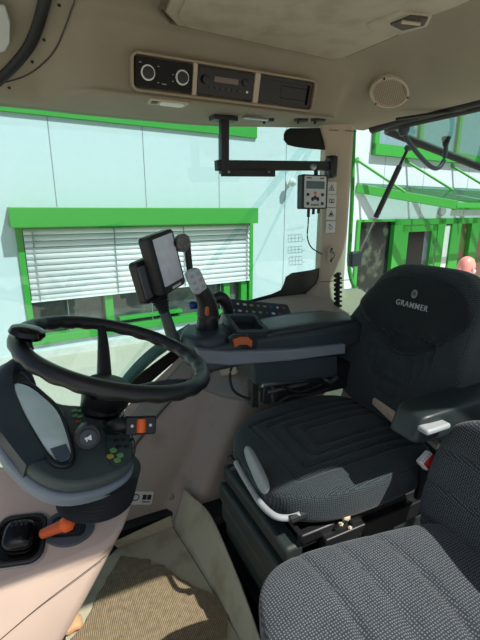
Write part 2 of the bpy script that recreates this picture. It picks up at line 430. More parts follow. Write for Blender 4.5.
# canopy: green steel beams and rods, glass sheet
CO = 1.1
sA = bp(356, 188)[0]; zA = bp(356, 188)[1]; sAo, zAo = bp(456, 206, CO)
def beam(bm, a, b, w, h):
    m = frame((a+b)/2, b-a, (b-a).cross(Vector((0, 0, 1)))); L_ = (b-a).length
    box(bm, (0, 0, 0), (L_, w, h), m)
bm = BM()
a0, a1 = bpt(sA, zA), bpt(*bp(456, 205, CO), CO)
beam(bm, a0, a1, .08, .2); 
can = obj('canopy', bm, 'green', bld, smooth=0, bev=.008)
zo = a1.z
for k in range(1, 4):
    bm = BM(); sh = BD*1.9*k; beam(bm, a0+sh+Vector((0, 0, .02)), a1+sh, .06, .12); obj('rafter', bm, 'green', can, smooth=0)
bm = BM(); beam(bm, a0-BD*.0+Vector((0, 0, .0)), a0+BD*8, .06, .09); obj('wall_beam', bm, 'green', can, smooth=0)
bm = BM(); beam(bm, a1, a1+BD*8, .06, .12); obj('front_beam', bm, 'green', can, smooth=0)
for (p, q) in (((357, 160), (405, 192)), ((406, 161), (453, 190)), ((452, 166), (498, 194))):
    bm = BM(); w0 = bpt(*bp(*p), 0); w1 = bpt(*bp(*q, CO*.75), CO*.75)
    tube(bm, [w0, w1], .03, 10); lathe(bm, [(.01, -.02), (.06, -.01), (.06, .02), (.01, .03)], frame(w0, BD, (0, 0, 1))); obj('tie_rod', bm, 'green', can)
bm = BM(); up = Vector((0, 0, .1)); prism(bm, [a0+up, a1+up, a1+BD*8+up, a0+BD*8+up], (0, 0, .012)); obj('glass_sheet', bm, 'glassB', can, smooth=0)
bm = BM(); s, z = bp(441, 211, .02); cyl(bm, bpt(s, z), bpt(s, z, .1), .13); l2 = tag(obj('bulkhead_lamp', bm, 'grey', smooth=50, bev=.01), 'round pale lamp on the white wall above the entrance door', 'lamp')
bm = BM(); s, z = bp(452, 208); bbox(bm, s, s+2.6, z-.05, z+.02, .0, .12); obj('wall_rail', bm, 'green', bld, smooth=0)

# person standing outside behind the seat
def person():
    hd = aty(466, 268, 2.9); x, y = hd.x, hd.y; H = hd.z
    r = thing('person', 'person with bald head and dark top standing outside behind the driver seat', 'person', (x, y, GZ))
    bm = BM(); J = {}
    def v(n, p, rad): J[n] = (bm.verts.new(Vector((x, y, 0))+Vector(p)), rad)
    z0 = GZ; hip = z0+.92; sh = H-.30
    v('pel', (0, 0, hip), .15); v('wa', (0, 0, hip+.2), .14); v('ch', (0, 0, sh-.12), .155); v('sh', (0, 0, sh), .12); v('nk', (0, 0, sh+.08), .055); v('hd', (0, 0, H-.06), .06)
    ed = [('pel', 'wa'), ('wa', 'ch'), ('ch', 'sh'), ('sh', 'nk'), ('nk', 'hd')]
    for s_, n_ in ((-1, 'l'), (1, 'r')):
        v('s'+n_, (.0, s_*.18, sh-.02), .065); v('e'+n_, (.02, s_*.25, sh-.3), .047); v('w'+n_, (-.08, s_*.24, sh-.54), .032); v('h'+n_, (-.11, s_*.23, sh-.63), .035)
        v('k0'+n_, (0, s_*.09, hip-.08), .1); v('k'+n_, (-.01, s_*.11, z0+.5), .065); v('a'+n_, (.02, s_*.12, z0+.08), .045); v('t'+n_, (-.13, s_*.13, z0+.04), .04)
        ed += [('sh', 's'+n_), ('s'+n_, 'e'+n_), ('e'+n_, 'w'+n_), ('w'+n_, 'h'+n_), ('pel', 'k0'+n_), ('k0'+n_, 'k'+n_), ('k'+n_, 'a'+n_), ('a'+n_, 't'+n_)]
    for a, b in ed: bm.edges.new((J[a][0], J[b][0]))
    bm.verts.index_update(); rads = {J[k][0].index: J[k][1] for k in J}
    me = bpy.data.meshes.new('body'); bm.to_mesh(me); bm.free(); o = bpy.data.objects.new('tmp', me); C.objects.link(o)
    md = o.modifiers.new('k', 'SKIN'); md.use_smooth_shade = True; sd = o.modifiers.new('u', 'SUBSURF'); sd.levels = 2; sd.render_levels = 2
    for i, q in enumerate(me.skin_vertices[0].data): q.radius = (rads[i], rads[i]); q.use_root = (i == 0)
    ev = o.evaluated_get(bpy.context.evaluated_depsgraph_get()); full = bpy.data.meshes.new_from_object(ev); bpy.data.objects.remove(o)
    bb = BM(); bb.from_mesh(full)
    hm = Matrix.Translation((x, y, H))
    def hf(q, u):
        k = 1-.18*max(0, -u[2]); return (q.x*k-(.012 if u[2] < 0 else 0), q.y*k, q.z)
    rbox(bb, (.2, .16, .25), 2.2, 14, hf, hm)
    lathe(bb, [(.004, -.03), (.014, -.02), (.01, .015), (.003, .03)], frame((x-.1, y, H-.01), (1, 0, 0), (0, 1, 0)), 10)
    for s_ in (-1, 1):
        rbox(bb, (.03, .015, .06), 2, 6, None, Matrix.Translation((x, y+s_*.082, H-.01)))
        for k in range(5):          # fingers
            f0 = Vector((x-.11, y+s_*.23+(k-2)*.012*(1 if k else 1.6), sh-.66)); ln = (.05, .07, .078, .072, .055)[k]
            tube(bb, [f0, f0+Vector((-.012, 0, -ln*.5)), f0+Vector((-.006, 0, -ln))], .008, 8)
    obj('body', bb, 'skin', r)
    for nm, m_, cond in (('shirt', 'shirt', lambda c: hip-.03 < c.z < sh+.05 ), ('jeans', 'jeans', lambda c: z0+.07 < c.z <= hip and abs(c.y-y) < .22), ('shoes', 'blk', lambda c: c.z <= z0+.1)):
        b2 = BM(); b2.from_mesh(full); b2.normal_update()
        bmesh.ops.delete(b2, geom=[f for f in b2.faces if not cond(f.calc_center_median()) or (nm == 'shirt' and abs(f.calc_center_median().y-y) > .19 and f.calc_center_median().z < sh-.3)], context='FACES')
        b2.normal_update()
        for q in b2.verts: q.co += q.normal*.012
        (pieces if nm == 'shoes' else obj)(nm.rstrip('s') if nm == 'shoes' else nm, b2, m_, r, solid=.004)
    b2 = BM()
    rbox(b2, (.17, .172, .09), 2.2, 12, None, Matrix.Translation((x+.02, y, H-.035))); obj('hair', b2, 'hair', r)
person()

# ================================================================== CAB SHELL
struct('floor', box2(BM(), (-.55, -.25, -.06), (1.38, 1.62, 0)), 'floor')
YW = 1.5          # right-hand window plane
def profA(x): return [(-.04, 1.70), (.1, 1.705), (.6, 1.71), (1.08, 1.695), (1.24, 1.655), (1.33, 1.60), (1.40, 1.545), (1.45, 1.512), (1.54, 1.505)]
def profB(x): return [(-.04, 1.70), (.1, 1.705), (.6, 1.71), (1.08, 1.69), (1.185, 1.672), (1.225, 1.640), (1.252, 1.525), (1.275, 1.504), (1.54, 1.502)]
_cache = {}
def profile(x, t):
    w = sst(.04, .2, x)*(1-sst(.95, 1.12, x)); key = round(x, 4)
    if key not in _cache:
        k = [Vector((0, a[0]+(b[0]-a[0])*w, a[1]+(b[1]-a[1])*w)) for a, b in zip(profA(x), profB(x))]
        _cache[key] = spline(k, 8)
    s = _cache[key]; i = t*(len(s)-1); j = min(int(i), len(s)-2); p = s[j].lerp(s[j+1], i-j)
    z = p.z + .028*sst(.5, 1.1, x)*sst(1.25, 1.35, p.y); d = sst(1.02, 1.33, x)*(z-1.545); z -= d
    return Vector((x, p.y, z))
XL, XR = -.24, 1.36
struct('ceiling', grid(BM(), lambda u, v: profile(XL+(XR-XL)*u, v), 90, 64), 'liner', smooth=60, solid=.006)
struct('roof', box2(BM(), (-.3, -.05, 1.73), (1.5, 1.66, 1.86)), 'white', bev=.04)
bmc = BM(); grid(bmc, lambda u, v: profile(XL+(XR-XL)*u, v), 60, 48); bmesh.ops.recalc_face_normals(bmc, faces=bmc.faces); CEIL = BVHTree.FromBMesh(bmc); bmc.free()
def onceil(px, py, off=0):
    h = CEIL.ray_cast(CAM, ray(px, py).normalized()); n = h[1]
    if n.dot(ray(px, py)) > 0: n = -n
    return h[0]+n*off, n

# front header strip with seal (at the left top corner)
Zf = 1.655
seamp = [(84, -30), (72, 5), (64, 30), (56, 48), (44, 62), (28, 73), (8, 80), (-20, 84)]
sealp = [(50, -30), (42, 5), (36, 26), (28, 44), (14, 62), (-4, 80)]
sp_ = spline([onceil(*p, .006)[0] for p in seamp], 6); se_ = spline([onceil(*p, .012)[0] for p in sealp], 6)
struct('trim_1', tube(BM(), sp_, .0018, 6), 'seam')
struct('trim_2', tube(BM(), se_, .011, 10, sx=1.3), 'rubber')
bm = BM()
for p in ((59, 4), (44, 39), (32, 61), (70, 104), (9, 87)):
    if p[1] > 95: continue
    c, n = onceil(*p); lathe(bm, [(.004, -.002), (.0045, .004), (.002, .005)], frame(c, n.orthogonal(), n.cross(n.orthogonal())), 10)
pieces('screw', bm, 'blk', bpy.data.objects['trim_1'])
# sun visor, pale
bm = BM(); c = [onceil(*p, .02)[0] for p in ((-22, -8), (4, -4), (9, 12), (9, 34), (4, 43), (-16, 46))]
tag(obj('sun_visor', prism(bm, c, (0, 0, -.008)), 'pale', bev=.003), 'pale folded sun visor at the front edge of the roof liner', 'sun visor')

# roof hatch
hz = 1.658
hat = thing('roof_hatch', 'beige roof hatch panel set in the ceiling', 'hatch', (.7, .8, 1.69))
hp = [(166, 14), (176, 26), (330, 60), (345, 58), (398, 36), (402, 26), (470, 2), (560, -60), (200, -60)]
hc = [atz(*p, hz) for p in hp]
cen = sum(hc, Vector())/len(hc)
cl = spline(hc, 1, True)
def shrink(pts, k): return [cen+(p-cen)*k for p in pts]
bm = BM(); prism(bm, hc, (0, 0, .05)); obj('hatch_panel', bm, 'linerlight', hat, bev=.008, seg=3)
bm = BM(); i_ = [Vector((*p.xy, hz-.006)) for p in shrink(hc, .93)]; prism(bm, i_, (0, 0, .01)); obj('inner_panel', bm, 'linerlight', hat, bev=.005)
bm = BM(); o_ = shrink(hc, 1.035)
tube(bm, [Vector((p.x, p.y, hz+.010)) for p in o_], .005, 8, True); obj('hatch_seal', bm, mat('hatch_seal', (96, 86, 70), .8), hat)
# handle well at the rear right of the hatch
hb_ = [atz(*p, hz-.012) for p in ((366, 26), (400, 13), (432, 17), (428, 27), (398, 36), (372, 32))]
bm = BM(); prism(bm, hb_, (0, 0, .02)); obj('handle_surround', bm, 'linerlight', hat, bev=.006, seg=3)
hb_ = [atz(*p, hz-.016) for p in ((390, 25), (410, 17), (428, 19), (424, 26), (402, 31))]
bm = BM(); prism(bm, hb_, (0, 0, .006)); obj('handle_recess', bm, mat('hatch_recess', (70, 64, 54), .7), hat, bev=.001)
bm = BM(); tube(bm, [atz(402, 22, hz-.022), atz(420, 24, hz-.022)], .004, 8); obj('hatch_handle', bm, 'trim', hat)

# speaker
c, n = onceil(390, 90)
n = (n*.8+Vector((-.2, -.5, -.5)).normalized()*.2).normalized(); c = c+n*.004
spk = thing('ceiling_speaker', 'round beige speaker grille on the rear right roof liner', 'speaker', c)
fx = frame(c, n.cross(Vector((0, 0, 1))), n.cross(n.cross(Vector((0, 0, 1)))))
if (fx.to_3x3() @ Vector((0, 0, 1))).dot(n) < 0: fx = frame(c, n.cross(Vector((0, 0, 1)))*-1, n.cross(n.cross(Vector((0, 0, 1)))))
R_ = .070
bm = BM(); lathe(bm, [(R_, -.02), (R_, .006), (R_*.95, .012), (R_*.86, .012), (R_*.84, .007), (R_*.3, .006)], fx, 40); obj('speaker_ring', bm, 'trim', spk)
bm = BM()
for a in range(-9, 10):
    for b in range(-9, 10):
        if math.hypot(a, b) < 8.8:
            p = fx @ Vector((a*R_*.089, b*R_*.089, .0085)); q = fx @ Vector((a*R_*.089, b*R_*.089, .0095)); tube(bm, [p, q], R_*.026, 6)
tag(obj('grille_dots', bm, mat('grille_dots', (120, 108, 90), .8), spk), None, None, kind='stuff')
bm = BM()
for k in range(3):
    a = k*2*PI/3+.6; p = fx @ Vector((R_*.92*math.cos(a), R_*.92*math.sin(a), .010)); cyl(bm, p, p+n*.004, .0035, seg=10)
pieces('screw', bm, 'blk', spk)

# right window glass, black printed areas
def wy(px, py): return aty(px, py, YW)
trim_edge = [(322, 118), (322, 292), (300, 298), (262, 306), (232, 312), (205, 332), (186, 350), (166, 370), (150, 385), (128, 405), (110, 432), (95, 462), (80, 500)]
te = [wy(*p) for p in trim_edge]
outl = te+[Vector((-.5, YW, te[-1].z-.3)), Vector((-.5, YW, 1.53)), Vector((1.12, YW, 1.53))]
struct('window_1', prism(BM(), outl, (0, .006, 0)), 'glassR', smooth=0)
w1 = bpy.data.objects['window_1']
def fritpatch(name, pix, sp=3):
    pts = [aty(*p, YW-.004) for p in pix]; return obj(name, prism(BM(), pts, (0, .003, 0)), 'frit', w1, smooth=0)
def rnd(pts, n=4): 
    return [(p.x, p.y) for p in spline([Vector((*p, 0)) for p in pts], n, True)]
fritpatch('black_print', [(290, 128), (326, 128), (326, 150), (312, 149)]+[(291+0*k, 0) for k in range(0)]+[(296, 147), (288, 145), (284, 140), (284, 134), (286, 130)])
fritpatch('black_print', [(326, 266), (312, 270), (292, 273), (286, 277), (284, 284), (281, 290), (272, 294), (250, 300), (232, 306), (215, 318), (222, 322), (250, 312), (326, 306)])
fritpatch('black_print', [(192, 338), (177, 347), (160, 359), (144, 371), (128, 386), (106, 412), (90, 440), (98, 446), (114, 420), (134, 397), (152, 381), (172, 364), (196, 350)])
# outer door lower frame strip
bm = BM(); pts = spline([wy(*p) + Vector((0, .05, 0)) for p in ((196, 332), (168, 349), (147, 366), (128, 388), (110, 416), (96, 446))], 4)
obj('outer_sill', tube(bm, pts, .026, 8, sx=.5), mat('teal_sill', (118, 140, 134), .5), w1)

# lower right wall: trim below the window, wheel-arch bulge
ZB = [(-.5, .02), (.02, .06), (.12, .15)]+sorted([(p.x, p.z) for p in te[2:11]])+[(1.12, .84), (1.4, .84)]
ZB = sorted(set((round(a, 3), b) for a, b in ZB))
def wallR(u, v):
    x = -.5+1.86*u; zt = lerp(ZB, x)-.002
    zz = zt*(1-v)
    y = YW-.10*sst(0, .35, v*zt)-.02*sst(0, .05, v*zt)
    arch = sst(-.012, .06, x-(.33+.30*(zz/.62)**1.0))          # wheel arch boundary slants back as it rises
    y -= .12*arch*sst(.02, .25, v*zt+.02)
    return Vector((x, y, zz))
struct('wall_right', grid(BM(), wallR, 90, 40), 'fender', smooth=60, solid=.01)
b_ = BM(); grid(b_, wallR, 60, 30); b_.normal_update(); WR = BVHTree.FromBMesh(b_); b_.free()
def onwall(px, py, off=.004):
    h = WR.ray_cast(CAM, ray(px, py).normalized())
    if h[0] is None: return aty(px, py, YW-.01-off), Vector((0, -1, 0))
    n = h[1]; n = -n if n.dot(ray(px, py)) > 0 else n
    return h[0]+n*off, n
# grey lining strip along the window edge and its seam
def strip(outer, inner, m, name, parent=None, off=.004, sub=5):
    a = spline([Vector((*p, 0)) for p in outer], sub); b = spline([Vector((*p, 0)) for p in inner], sub); bm = BM(); k = 5
    V = [[bm.verts.new(onwall(*(p.lerp(q, j/k)).xy, off)[0]) for j in range(k+1)] for p, q in zip(a, b)]
    for i in range(len(V)-1):
        for j in range(k): bm.faces.new((V[i][j], V[i+1][j], V[i+1][j+1], V[i][j+1]))
    return obj(name, bm, m, parent, solid=.004)
s_o = [(226, 335), (200, 347), (188, 357), (168, 378), (152, 392), (132, 415), (116, 442), (103, 470)]
s_i = [(232, 362), (214, 363), (192, 378), (170, 402), (156, 418), (138, 442), (122, 468), (112, 490)]
o = strip(s_o, s_i, 'greytrim', 'trim_3', off=.008); o['kind'] = 'structure'
s_j = [(240, 398), (226, 396), (204, 388), (192, 380), (170, 404), (156, 420), (138, 444), (122, 470)]
bm = BM(); tube(bm, spline([onwall(*p, .012)[0] for p in s_i[1:]], 4), .0022, 6); o = struct('trim_4', bm, 'seam')
o = strip([(250, 345), (232, 360), (214, 363), (192, 379)], [(252, 402), (236, 400), (222, 397), (196, 387)], 'greytrim', 'trim_5', off=.006); o['kind'] = 'structure'
bm = BM(); c, n = onwall(209, 366, .006); lathe(bm, [(.03, -.01), (.032, .008), (.024, .012), (.01, .008)], frame(c, n.orthogonal(), n.cross(n.orthogonal())), 24, sx=1, sy=.8)
tag(obj('round_cap', bm, 'blk'), 'oval black plug on the grey right-hand trim beneath the joystick console', 'plug')
c, n = onwall(172, 496, .004); fr = frame(c, n.cross(Vector((0, 0, 1))), n.cross(n.cross(Vector((0, 0, 1)))))
bm = BM(); lathe(bm, [(.014, -.004), (.014, .004), (.009, .006), (.008, .003), (.002, .003)], fr, 24)
tag(obj('trim_fastener', bm, 'greytrim'), 'round grey fastener low on the fender trim near the floor', 'fastener')
# information sticker on the fender trim, with pictograms
c, n = onwall(142, 497, .006); xa = (onwall(150, 497)[0]-onwall(134, 497)[0]).normalized(); ya = (onwall(142, 491)[0]-onwall(142, 503)[0]).normalized()
fr = frame(c, xa, ya)
stk = thing('safety_sticker', 'wide white sticker with two pictograms low on the fender trim behind the bellows', 'sticker', c)
bm = BM(); fr = fr @ Matrix.Diagonal((1.3, 1.3, 1, 1)); plate(bm, fr, .062, .042, .004, .001); obj('sticker_sheet', bm, 'paper', stk)
bm = BM(); ringplate(bm, fr @ Matrix.Translation((-.02, .002, .0012)), [(.011*math.cos(a), .011*math.sin(a)) for a in [k*PI/8 for k in range(16)]], [(.008*math.cos(a), .008*math.sin(a)) for a in [k*PI/8 for k in range(16)]], .0006)
plate(bm, fr @ Matrix.Translation((.006, .003, .0012)), .012, .016, .001, .0006); plate(bm, fr @ Matrix.Translation((.020, .003, .0012)), .012, .016, .001, .0006)
plate(bm, fr @ Matrix.Translation((.013, -.012, .0012)), .026, .003, .001, .0006); obj('pictogram', bm, 'blk', stk)

# window ledge and rear corner pillar
bm = BM(); pr = [(1.505, .838), (1.47, .838), (1.42, .825), (1.34, .795), (1.27, .785), (1.27, .70), (1.505, .60)]
xs = [.60, .66, .75, .9, 1.0, 1.1, 1.36]; hs = [-.09, -.05, -.015, 0, .0, .0, .0]
rings = [[bm.verts.new((x, y, z+h)) for y, z in pr] for x, h in zip(xs, hs)]
for A, B in zip(rings, rings[1:]):
    for k in range(len(pr)): bm.faces.new((A[k], A[(k+1) % len(pr)], B[(k+1) % len(pr)], B[k]))
bm.faces.new(rings[0]); bm.faces.new(rings[-1][::-1])
struct('trim_6', bm, 'trim', bev=.012, seg=3)
# pillar: cross section between the side window and the rear opening
PT = [(322, 100), (322, 280), (300, 300)]
bm = BM()
def pillar_ring(z):
    fl = 1-sst(.80, .90, z); tp = sst(1.44, 1.56, z)
    xl = wy(322, 200).x - .10*fl - .04*tp; xr = 1.25
    return [(xl, YW+.03), (xl, YW-.012), (xl+.02, YW-.026-.02*fl), ((xl+xr)/2, YW-.045-.05*fl), (xr-.03, YW-.05-.05*fl), (xr, YW-.03), (xr+.015, YW+.03), (xr, YW+.07)]
rings = []
for i in range(29):
    z = .80+(1.56-.80)*i/28; rings.append([bm.verts.new((x, y, z)) for x, y in pillar_ring(z)])
for A, B in zip(rings, rings[1:]):
    for k in range(8): bm.faces.new((A[k], A[(k+1) % 8], B[(k+1) % 8], B[k]))
bm.faces.new(rings[0]); bm.faces.new(rings[-1][::-1])
struct('trim_7', bm, 'trim', bev=.006, smooth=50)
PYF = YW-.045
bm = BM(); tube(bm, [(1.12, YW-.03, 1.515), (1.24, PYF-.012, 1.515)], .0015, 6); tube(bm, [(1.08, PYF-.03, .90), (1.24, PYF-.04, .90)], .0015, 6); struct('trim_8', bm, 'seam')
# green painted cab frame hugging the pillar
bm = BM(); gp = spline([atx(*p, 1.36) for p in ((354, 128), (353, 160), (352, 200), (350, 240), (349, 265), (353, 284), (362, 296))], 5)
struct('trim_9', tube(bm, gp, .010, 10), 'green')
# rear lower wall and shelf
struct('wall_rear', box2(BM(), (1.36, -.2, 0), (1.40, YW+.05, .745)), 'poddark', bev=.01)
bm = BM(); box2(bm, (1.20, .0, .70), (1.42, 1.40, .735)); struct('trim_10', bm, 'greytrim', bev=.01)
# rear header with rubber seal
bm = BM(); hdr = spline([(1.36, YW-.02, 1.54), (1.35, 1.30, 1.548), (1.35, .9, 1.548), (1.35, .3, 1.548), (1.35, -.15, 1.54)], 5)
struct('trim_11', tube(bm, hdr, .021, 12), 'rubber')

# opened rear window: hinged at the header, swung up and out
rwl, dz = .75, .22
rw = thing('rear_window', 'opened rear window glass with black frame swung up behind the driver seat', 'window', (1.36, .75, 1.55))
H0 = Vector((1.375, YW-.06, 1.535)); dirw = (Vector((1.992, 1.4, 1.39))-Vector((1.27, 1.42, 1.535))).normalized(); dirw.y = -.03; dirw.normalize()
W0 = Vector((1.39, .02, 1.535))
fo = [H0+Vector((0, -.03, 0)), H0+dirw*.03, H0+dirw*.3, H0+dirw*rwl, H0+dirw*(rwl+.03)+Vector((0, -.05, 0)), W0+dirw*(rwl+.03)+Vector((0, .05, 0)), W0+dirw*rwl, W0+dirw*.03, W0]
bm = BM(); tube(bm, fo, .017, 10, True); obj('window_frame', bm, 'rubber', rw)
bm = BM(); prism(bm, [p+Vector((0, 0, -.003)) for p in (H0, H0+dirw*rwl, W0+dirw*rwl, W0)], (0, 0, .005)); obj('pane', bm, 'glassB', rw, smooth=0)
bm = BM(); g0 = aty(407, 131, 1.30)
gh = spline([aty(402, 126, 1.33), aty(407, 139, 1.33), aty(418, 154, 1.33), aty(430, 166, 1.33), aty(438, 168, 1.33), aty(444, 160, 1.33), aty(446, 146, 1.33)], 6)
tube(bm, gh, .0095, 12); obj('grab_handle', bm, 'poddark', rw)
bm = BM(); c = aty(446, 141, 1.33); lathe(bm, [(.010, -.022), (.018, .008), (.020, .014), (.016, .018)], frame(c, (1, 0, 0), (0, 1, 0)), 20); obj('handle_cap', bm, 'blk', rw)
bm = BM(); c = aty(404, 128, 1.33); lathe(bm, [(.014, -.03), (.022, -.01), (.024, .02), (.010, .024)], frame(c, (1, 0, 0), (0, 1, 0)), 20); obj('handle_boss', bm, 'poddark', rw)
bm = BM(); tube(bm, [aty(386, 118, 1.25)+Vector((0.05,0,0)), aty(480, 104, .98)+Vector((.05,0,0))], .006, 8); obj('wiper_rail', bm, 'blk', rw)
# gas strut
a = aty(408, 148, 1.43); b = aty(352, 268, 1.53); m1 = a.lerp(b, .56); m0 = a.lerp(b, .14)
gs = thing('gas_strut', 'black gas strut holding the rear window open beside the pillar', 'strut', b)
bm = BM(); cyl(bm, m0, m1, .0125, seg=18); obj('cylinder_body', bm, 'blk', gs, bev=.002)
bm = BM(); cyl(bm, a, m0, .007, seg=12); cyl(bm, a+Vector((-.01, 0, .0)), a+Vector((.012, 0, .0)), .012, seg=12); obj('top_joint', bm, 'blk', gs)
bm = BM(); cyl(bm, m1, b, .004, seg=12); obj('piston_rod', bm, 'metal', gs)
# strut bracket / rear light bracket at pillar
bm = BM(); c = aty(355, 259, 1.50); box(bm, c, (.065, .03, .07)); tag(obj('strut_bracket', bm, 'poddark', bev=.008), 'dark bracket at the foot of the gas strut beside the pillar', 'bracket')

# ---- things on the pillar
def pil(px, py, off=.0): return aty(px, py, PYF-.004-off)
def pfr(px, py, off=0):
    return frame(pil(px, py, off), (1, -.04, 0), (0, 0, 1))
names = ('warning triangle', 'open book', 'crush hazard triangle', 'hand')
stick = [(331.5, 188), (331.5, 201), (331, 214), (330.5, 227)]
for k, (px, py) in enumerate(stick):
    lab = ('topmost white warning sticker with plain triangle on the pillar', 'white sticker with open book sign, second from top on the pillar', 'white sticker with dark crush-hazard triangle, third from top on the pillar', 'lowest white sticker with a hand sign on the pillar')[k]
    f_ = pfr(px, py, .002); t = thing('warning_sticker', lab, 'sticker', f_.translation, 'safety stickers on the pillar')
    bm = BM(); plate(bm, f_, .048, .049, .003, .0012); obj('sticker_sheet', bm, 'paper', t)
    g = f_ @ Matrix.Translation((0, 0, .0014)); bm = BM()
    if k in (0, 2):
        T = lambda q: [(0, .014*q), (-.014*q, -.010*q), (.014*q, -.010*q)]
        ringplate(bm, g, T(1), T(.72), .0006); box(bm, (0, -.001, 0), (.003 if k == 0 else .011, .009, .001), g)
    elif k == 1:
        for s in (-1, 1): ringplate(bm, g, [(s*.001, .007), (s*.013, .009), (s*.013, -.007), (s*.001, -.009)], [(s*.003, .005), (s*.011, .007), (s*.011, -.005), (s*.003, -.006)], .0006)
    else:
        ringplate(bm, g, [(.009*math.cos(a), .009*math.sin(a)-.002) for a in [i*PI/6 for i in range(12)]], [(.007*math.cos(a), .007*math.sin(a)-.002) for a in [i*PI/6 for i in range(12)]], .0006); box(bm, (-.006, .010, 0), (.010, .003, .001), g)
    obj('pictogram', bm, 'blk', t)
f_ = pfr(330.5, 255, .0)
t = thing('pillar_catch', 'metal door catch plate fixed low on the beige pillar', 'catch', f_.translation)
bm = BM(); plate(bm, f_, .034, .075, .015, .006); obj('catch_plate', bm, 'cream', t, bev=.002)
bm = BM(); tube(bm, spline([f_ @ Vector(p) for p in ((-.004, .016, .004), (-.004, .016, .02), (.008, .0, .022), (.004, -.016, .014), (.004, -.018, .004))], 5), .004, 8); obj('catch_loop', bm, 'metal', t)
bm = BM()
for z in (.026, -.026): lathe(bm, [(.006, 0), (.006, .008), (.003, .009)], f_ @ Matrix.Translation((0, z, 0)), 6)
pieces('bolt', bm, 'blk', t)
bm = BM(); pts = []
a_, b_ = aty(338, 274, 1.36), aty(338, 306, 1.36)
for i in range(7*14+1):
    t_ = i/(7*14); c = a_.lerp(b_, t_); an = 2*PI*7*t_; pts.append(c+Vector((.014*math.cos(an), .014*math.sin(an), 0)))
tube(bm, pts, .0046, 8); tube(bm, [a_+Vector((0, 0, .006)), b_-Vector((0, 0, .006))], .008, 8)
tag(obj('coiled_cable', bm, 'rubber'), 'black coiled cable running down the pillar foot', 'cable')

# ---- overhead console on the bulge
yc = 1.238
def oc(px, py): return aty(px, py, yc)
TL, TR, BL, BR = oc(132, 52), oc(315, 82), oc(132, 93), oc(315, 112)
slope = math.atan2(.030, .115)
oy = Vector((0, -math.sin(slope), math.cos(slope))); ox = Vector((1, 0, 0))
OC = Vector(((TL.x+TR.x)/2, yc, (TL.z+BL.z+TR.z+BR.z)/4)); of = frame(OC+Vector((-.010, -.012, 0)), ox, oy)      # local z = ox x oy = towards -y (cab inside)
WO = TR.x-TL.x; HO = (TL.z-BL.z+TR.z-BR.z)/2
oh = thing('overhead_console', 'beige overhead console frame above the right-hand window', 'console', OC)
bm = BM(); ringplate(bm, of @ Matrix.Translation((0, 0, -.03)), rrect(WO, HO, .02), rrect(WO*.975, HO*.84, .012), .042); obj('console_frame', bm, mat('console_bezel', (150, 136, 116), .7), oh, bev=.004)
bm = BM(); plate(bm, of @ Matrix.Translation((0, 0, -.03)), WO*.97, HO*.84, .01, .012); obj('back_plate', bm, 'trim', oh)
# three bays
def lx(px): return (oc(px, 85).x-OC.x)
bays = [(137, 194), (198, 254), (259, 311)]
bm = BM()
for a, b in ((194, 198), (254, 259)):
    box(bm, ((lx(a)+lx(b))/2, 0, -.01), (abs(lx(b)-lx(a)), HO*.84, .04), of)
pieces('divider', bm, 'trim', oh, bev=.001)
def bayf(k): a, b = bays[k]; return of @ Matrix.Translation(((lx(a)+lx(b))/2, 0, -.006)), lx(b)-lx(a)
f0, w0 = bayf(0); hh = HO*.74
cl_ = thing('climate_control', 'black climate control panel with two silver-ringed dials in the overhead console', 'control panel', f0.translation)
bm = BM(); plate(bm, f0, w0-.006, hh, .004, .012); obj('faceplate', bm, mat('matt_black_face', (9, 9, 10), .5, spec=.25), cl_, bev=.001)
for s, r in ((-.55, .019), (.62, .019)):
    g = f0 @ Matrix.Translation((s*w0/2, .0, .012))
    bm = BM(); lathe(bm, [(r, 0), (r, .004), (r*.8, .005), (r*.78, .001)], g, 32); rg = obj('dial_ring', bm, 'white', cl_)
    bm = BM(); lathe(bm, [(r*.78, 0), (r*.72, .014), (r*.3, .015)], g, 24); box(bm, (0, r*.35, .015), (.002, r*.5, .002), g); obj('dial', bm, 'blk', rg)
bm = BM()
for (x_, y_, s_) in ((.0, -.022, .012), (.3, .004, .004), (.3, -.012, .004), (-.2, .018, .005), (-.2, -.02, .005), (-.8, .022, .006)): box(bm, (x_*w0/2, y_, .0125), (s_, .002, .0008), f0)
pieces('symbol', bm, 'grey', cl_)
f1, w1_ = bayf(1)
ra = thing('car_radio', 'black car radio with small display in the middle of the overhead console', 'radio', f1.translation)
bm = BM(); plate(bm, f1, w1_-.004, hh, .004, .012); obj('faceplate', bm, 'blkgloss', ra, bev=.001)
bm = BM(); plate(bm, f1 @ Matrix.Translation((0, .008, .0122)), w1_*.42, .014, .001, .001); obj('display', bm, mat('radio_lcd', (104, 88, 80), .2), ra)
bm = BM(); lathe(bm, [(.012, 0), (.011, .012), (.004, .013)], f1 @ Matrix.Translation((-w1_*.36, .004, .012)), 20); obj('volume_knob', bm, 'blk', ra)
bm = BM(); lathe(bm, [(.010, 0), (.009, .006), (.004, .007)], f1 @ Matrix.Translation((w1_*.33, .010, .012)), 20); obj('button', bm, 'blk', ra)
for k in range(6):
    bm = BM(); box(bm, (-w1_*.26+k*w1_*.1, -.014, .0135), (w1_*.07, .006, .003), f1); obj('button', bm, 'steel', ra)
bm = BM(); box(bm, (w1_*.38, -.014, .0135), (.006, .006, .003), f1); obj('button', bm, 'white', ra)
f2, w2 = bayf(2)
ds = thing('storage_slot', 'empty black rectangular slot at the rear end of the overhead console', 'slot', f2.translation)
bm = BM(); ringplate(bm, f2 @ Matrix.Translation((0, 0, -.02)), rrect(w2-.003, hh, .004), rrect(w2-.016, hh-.014, .003), .030); obj('slot_frame', bm, 'blk', ds)
bm = BM(); plate(bm, f2 @ Matrix.Translation((0, 0, -.004)), w2-.006, hh-.004, .003, .006); obj('slot_back', bm, 'blkgloss', ds)
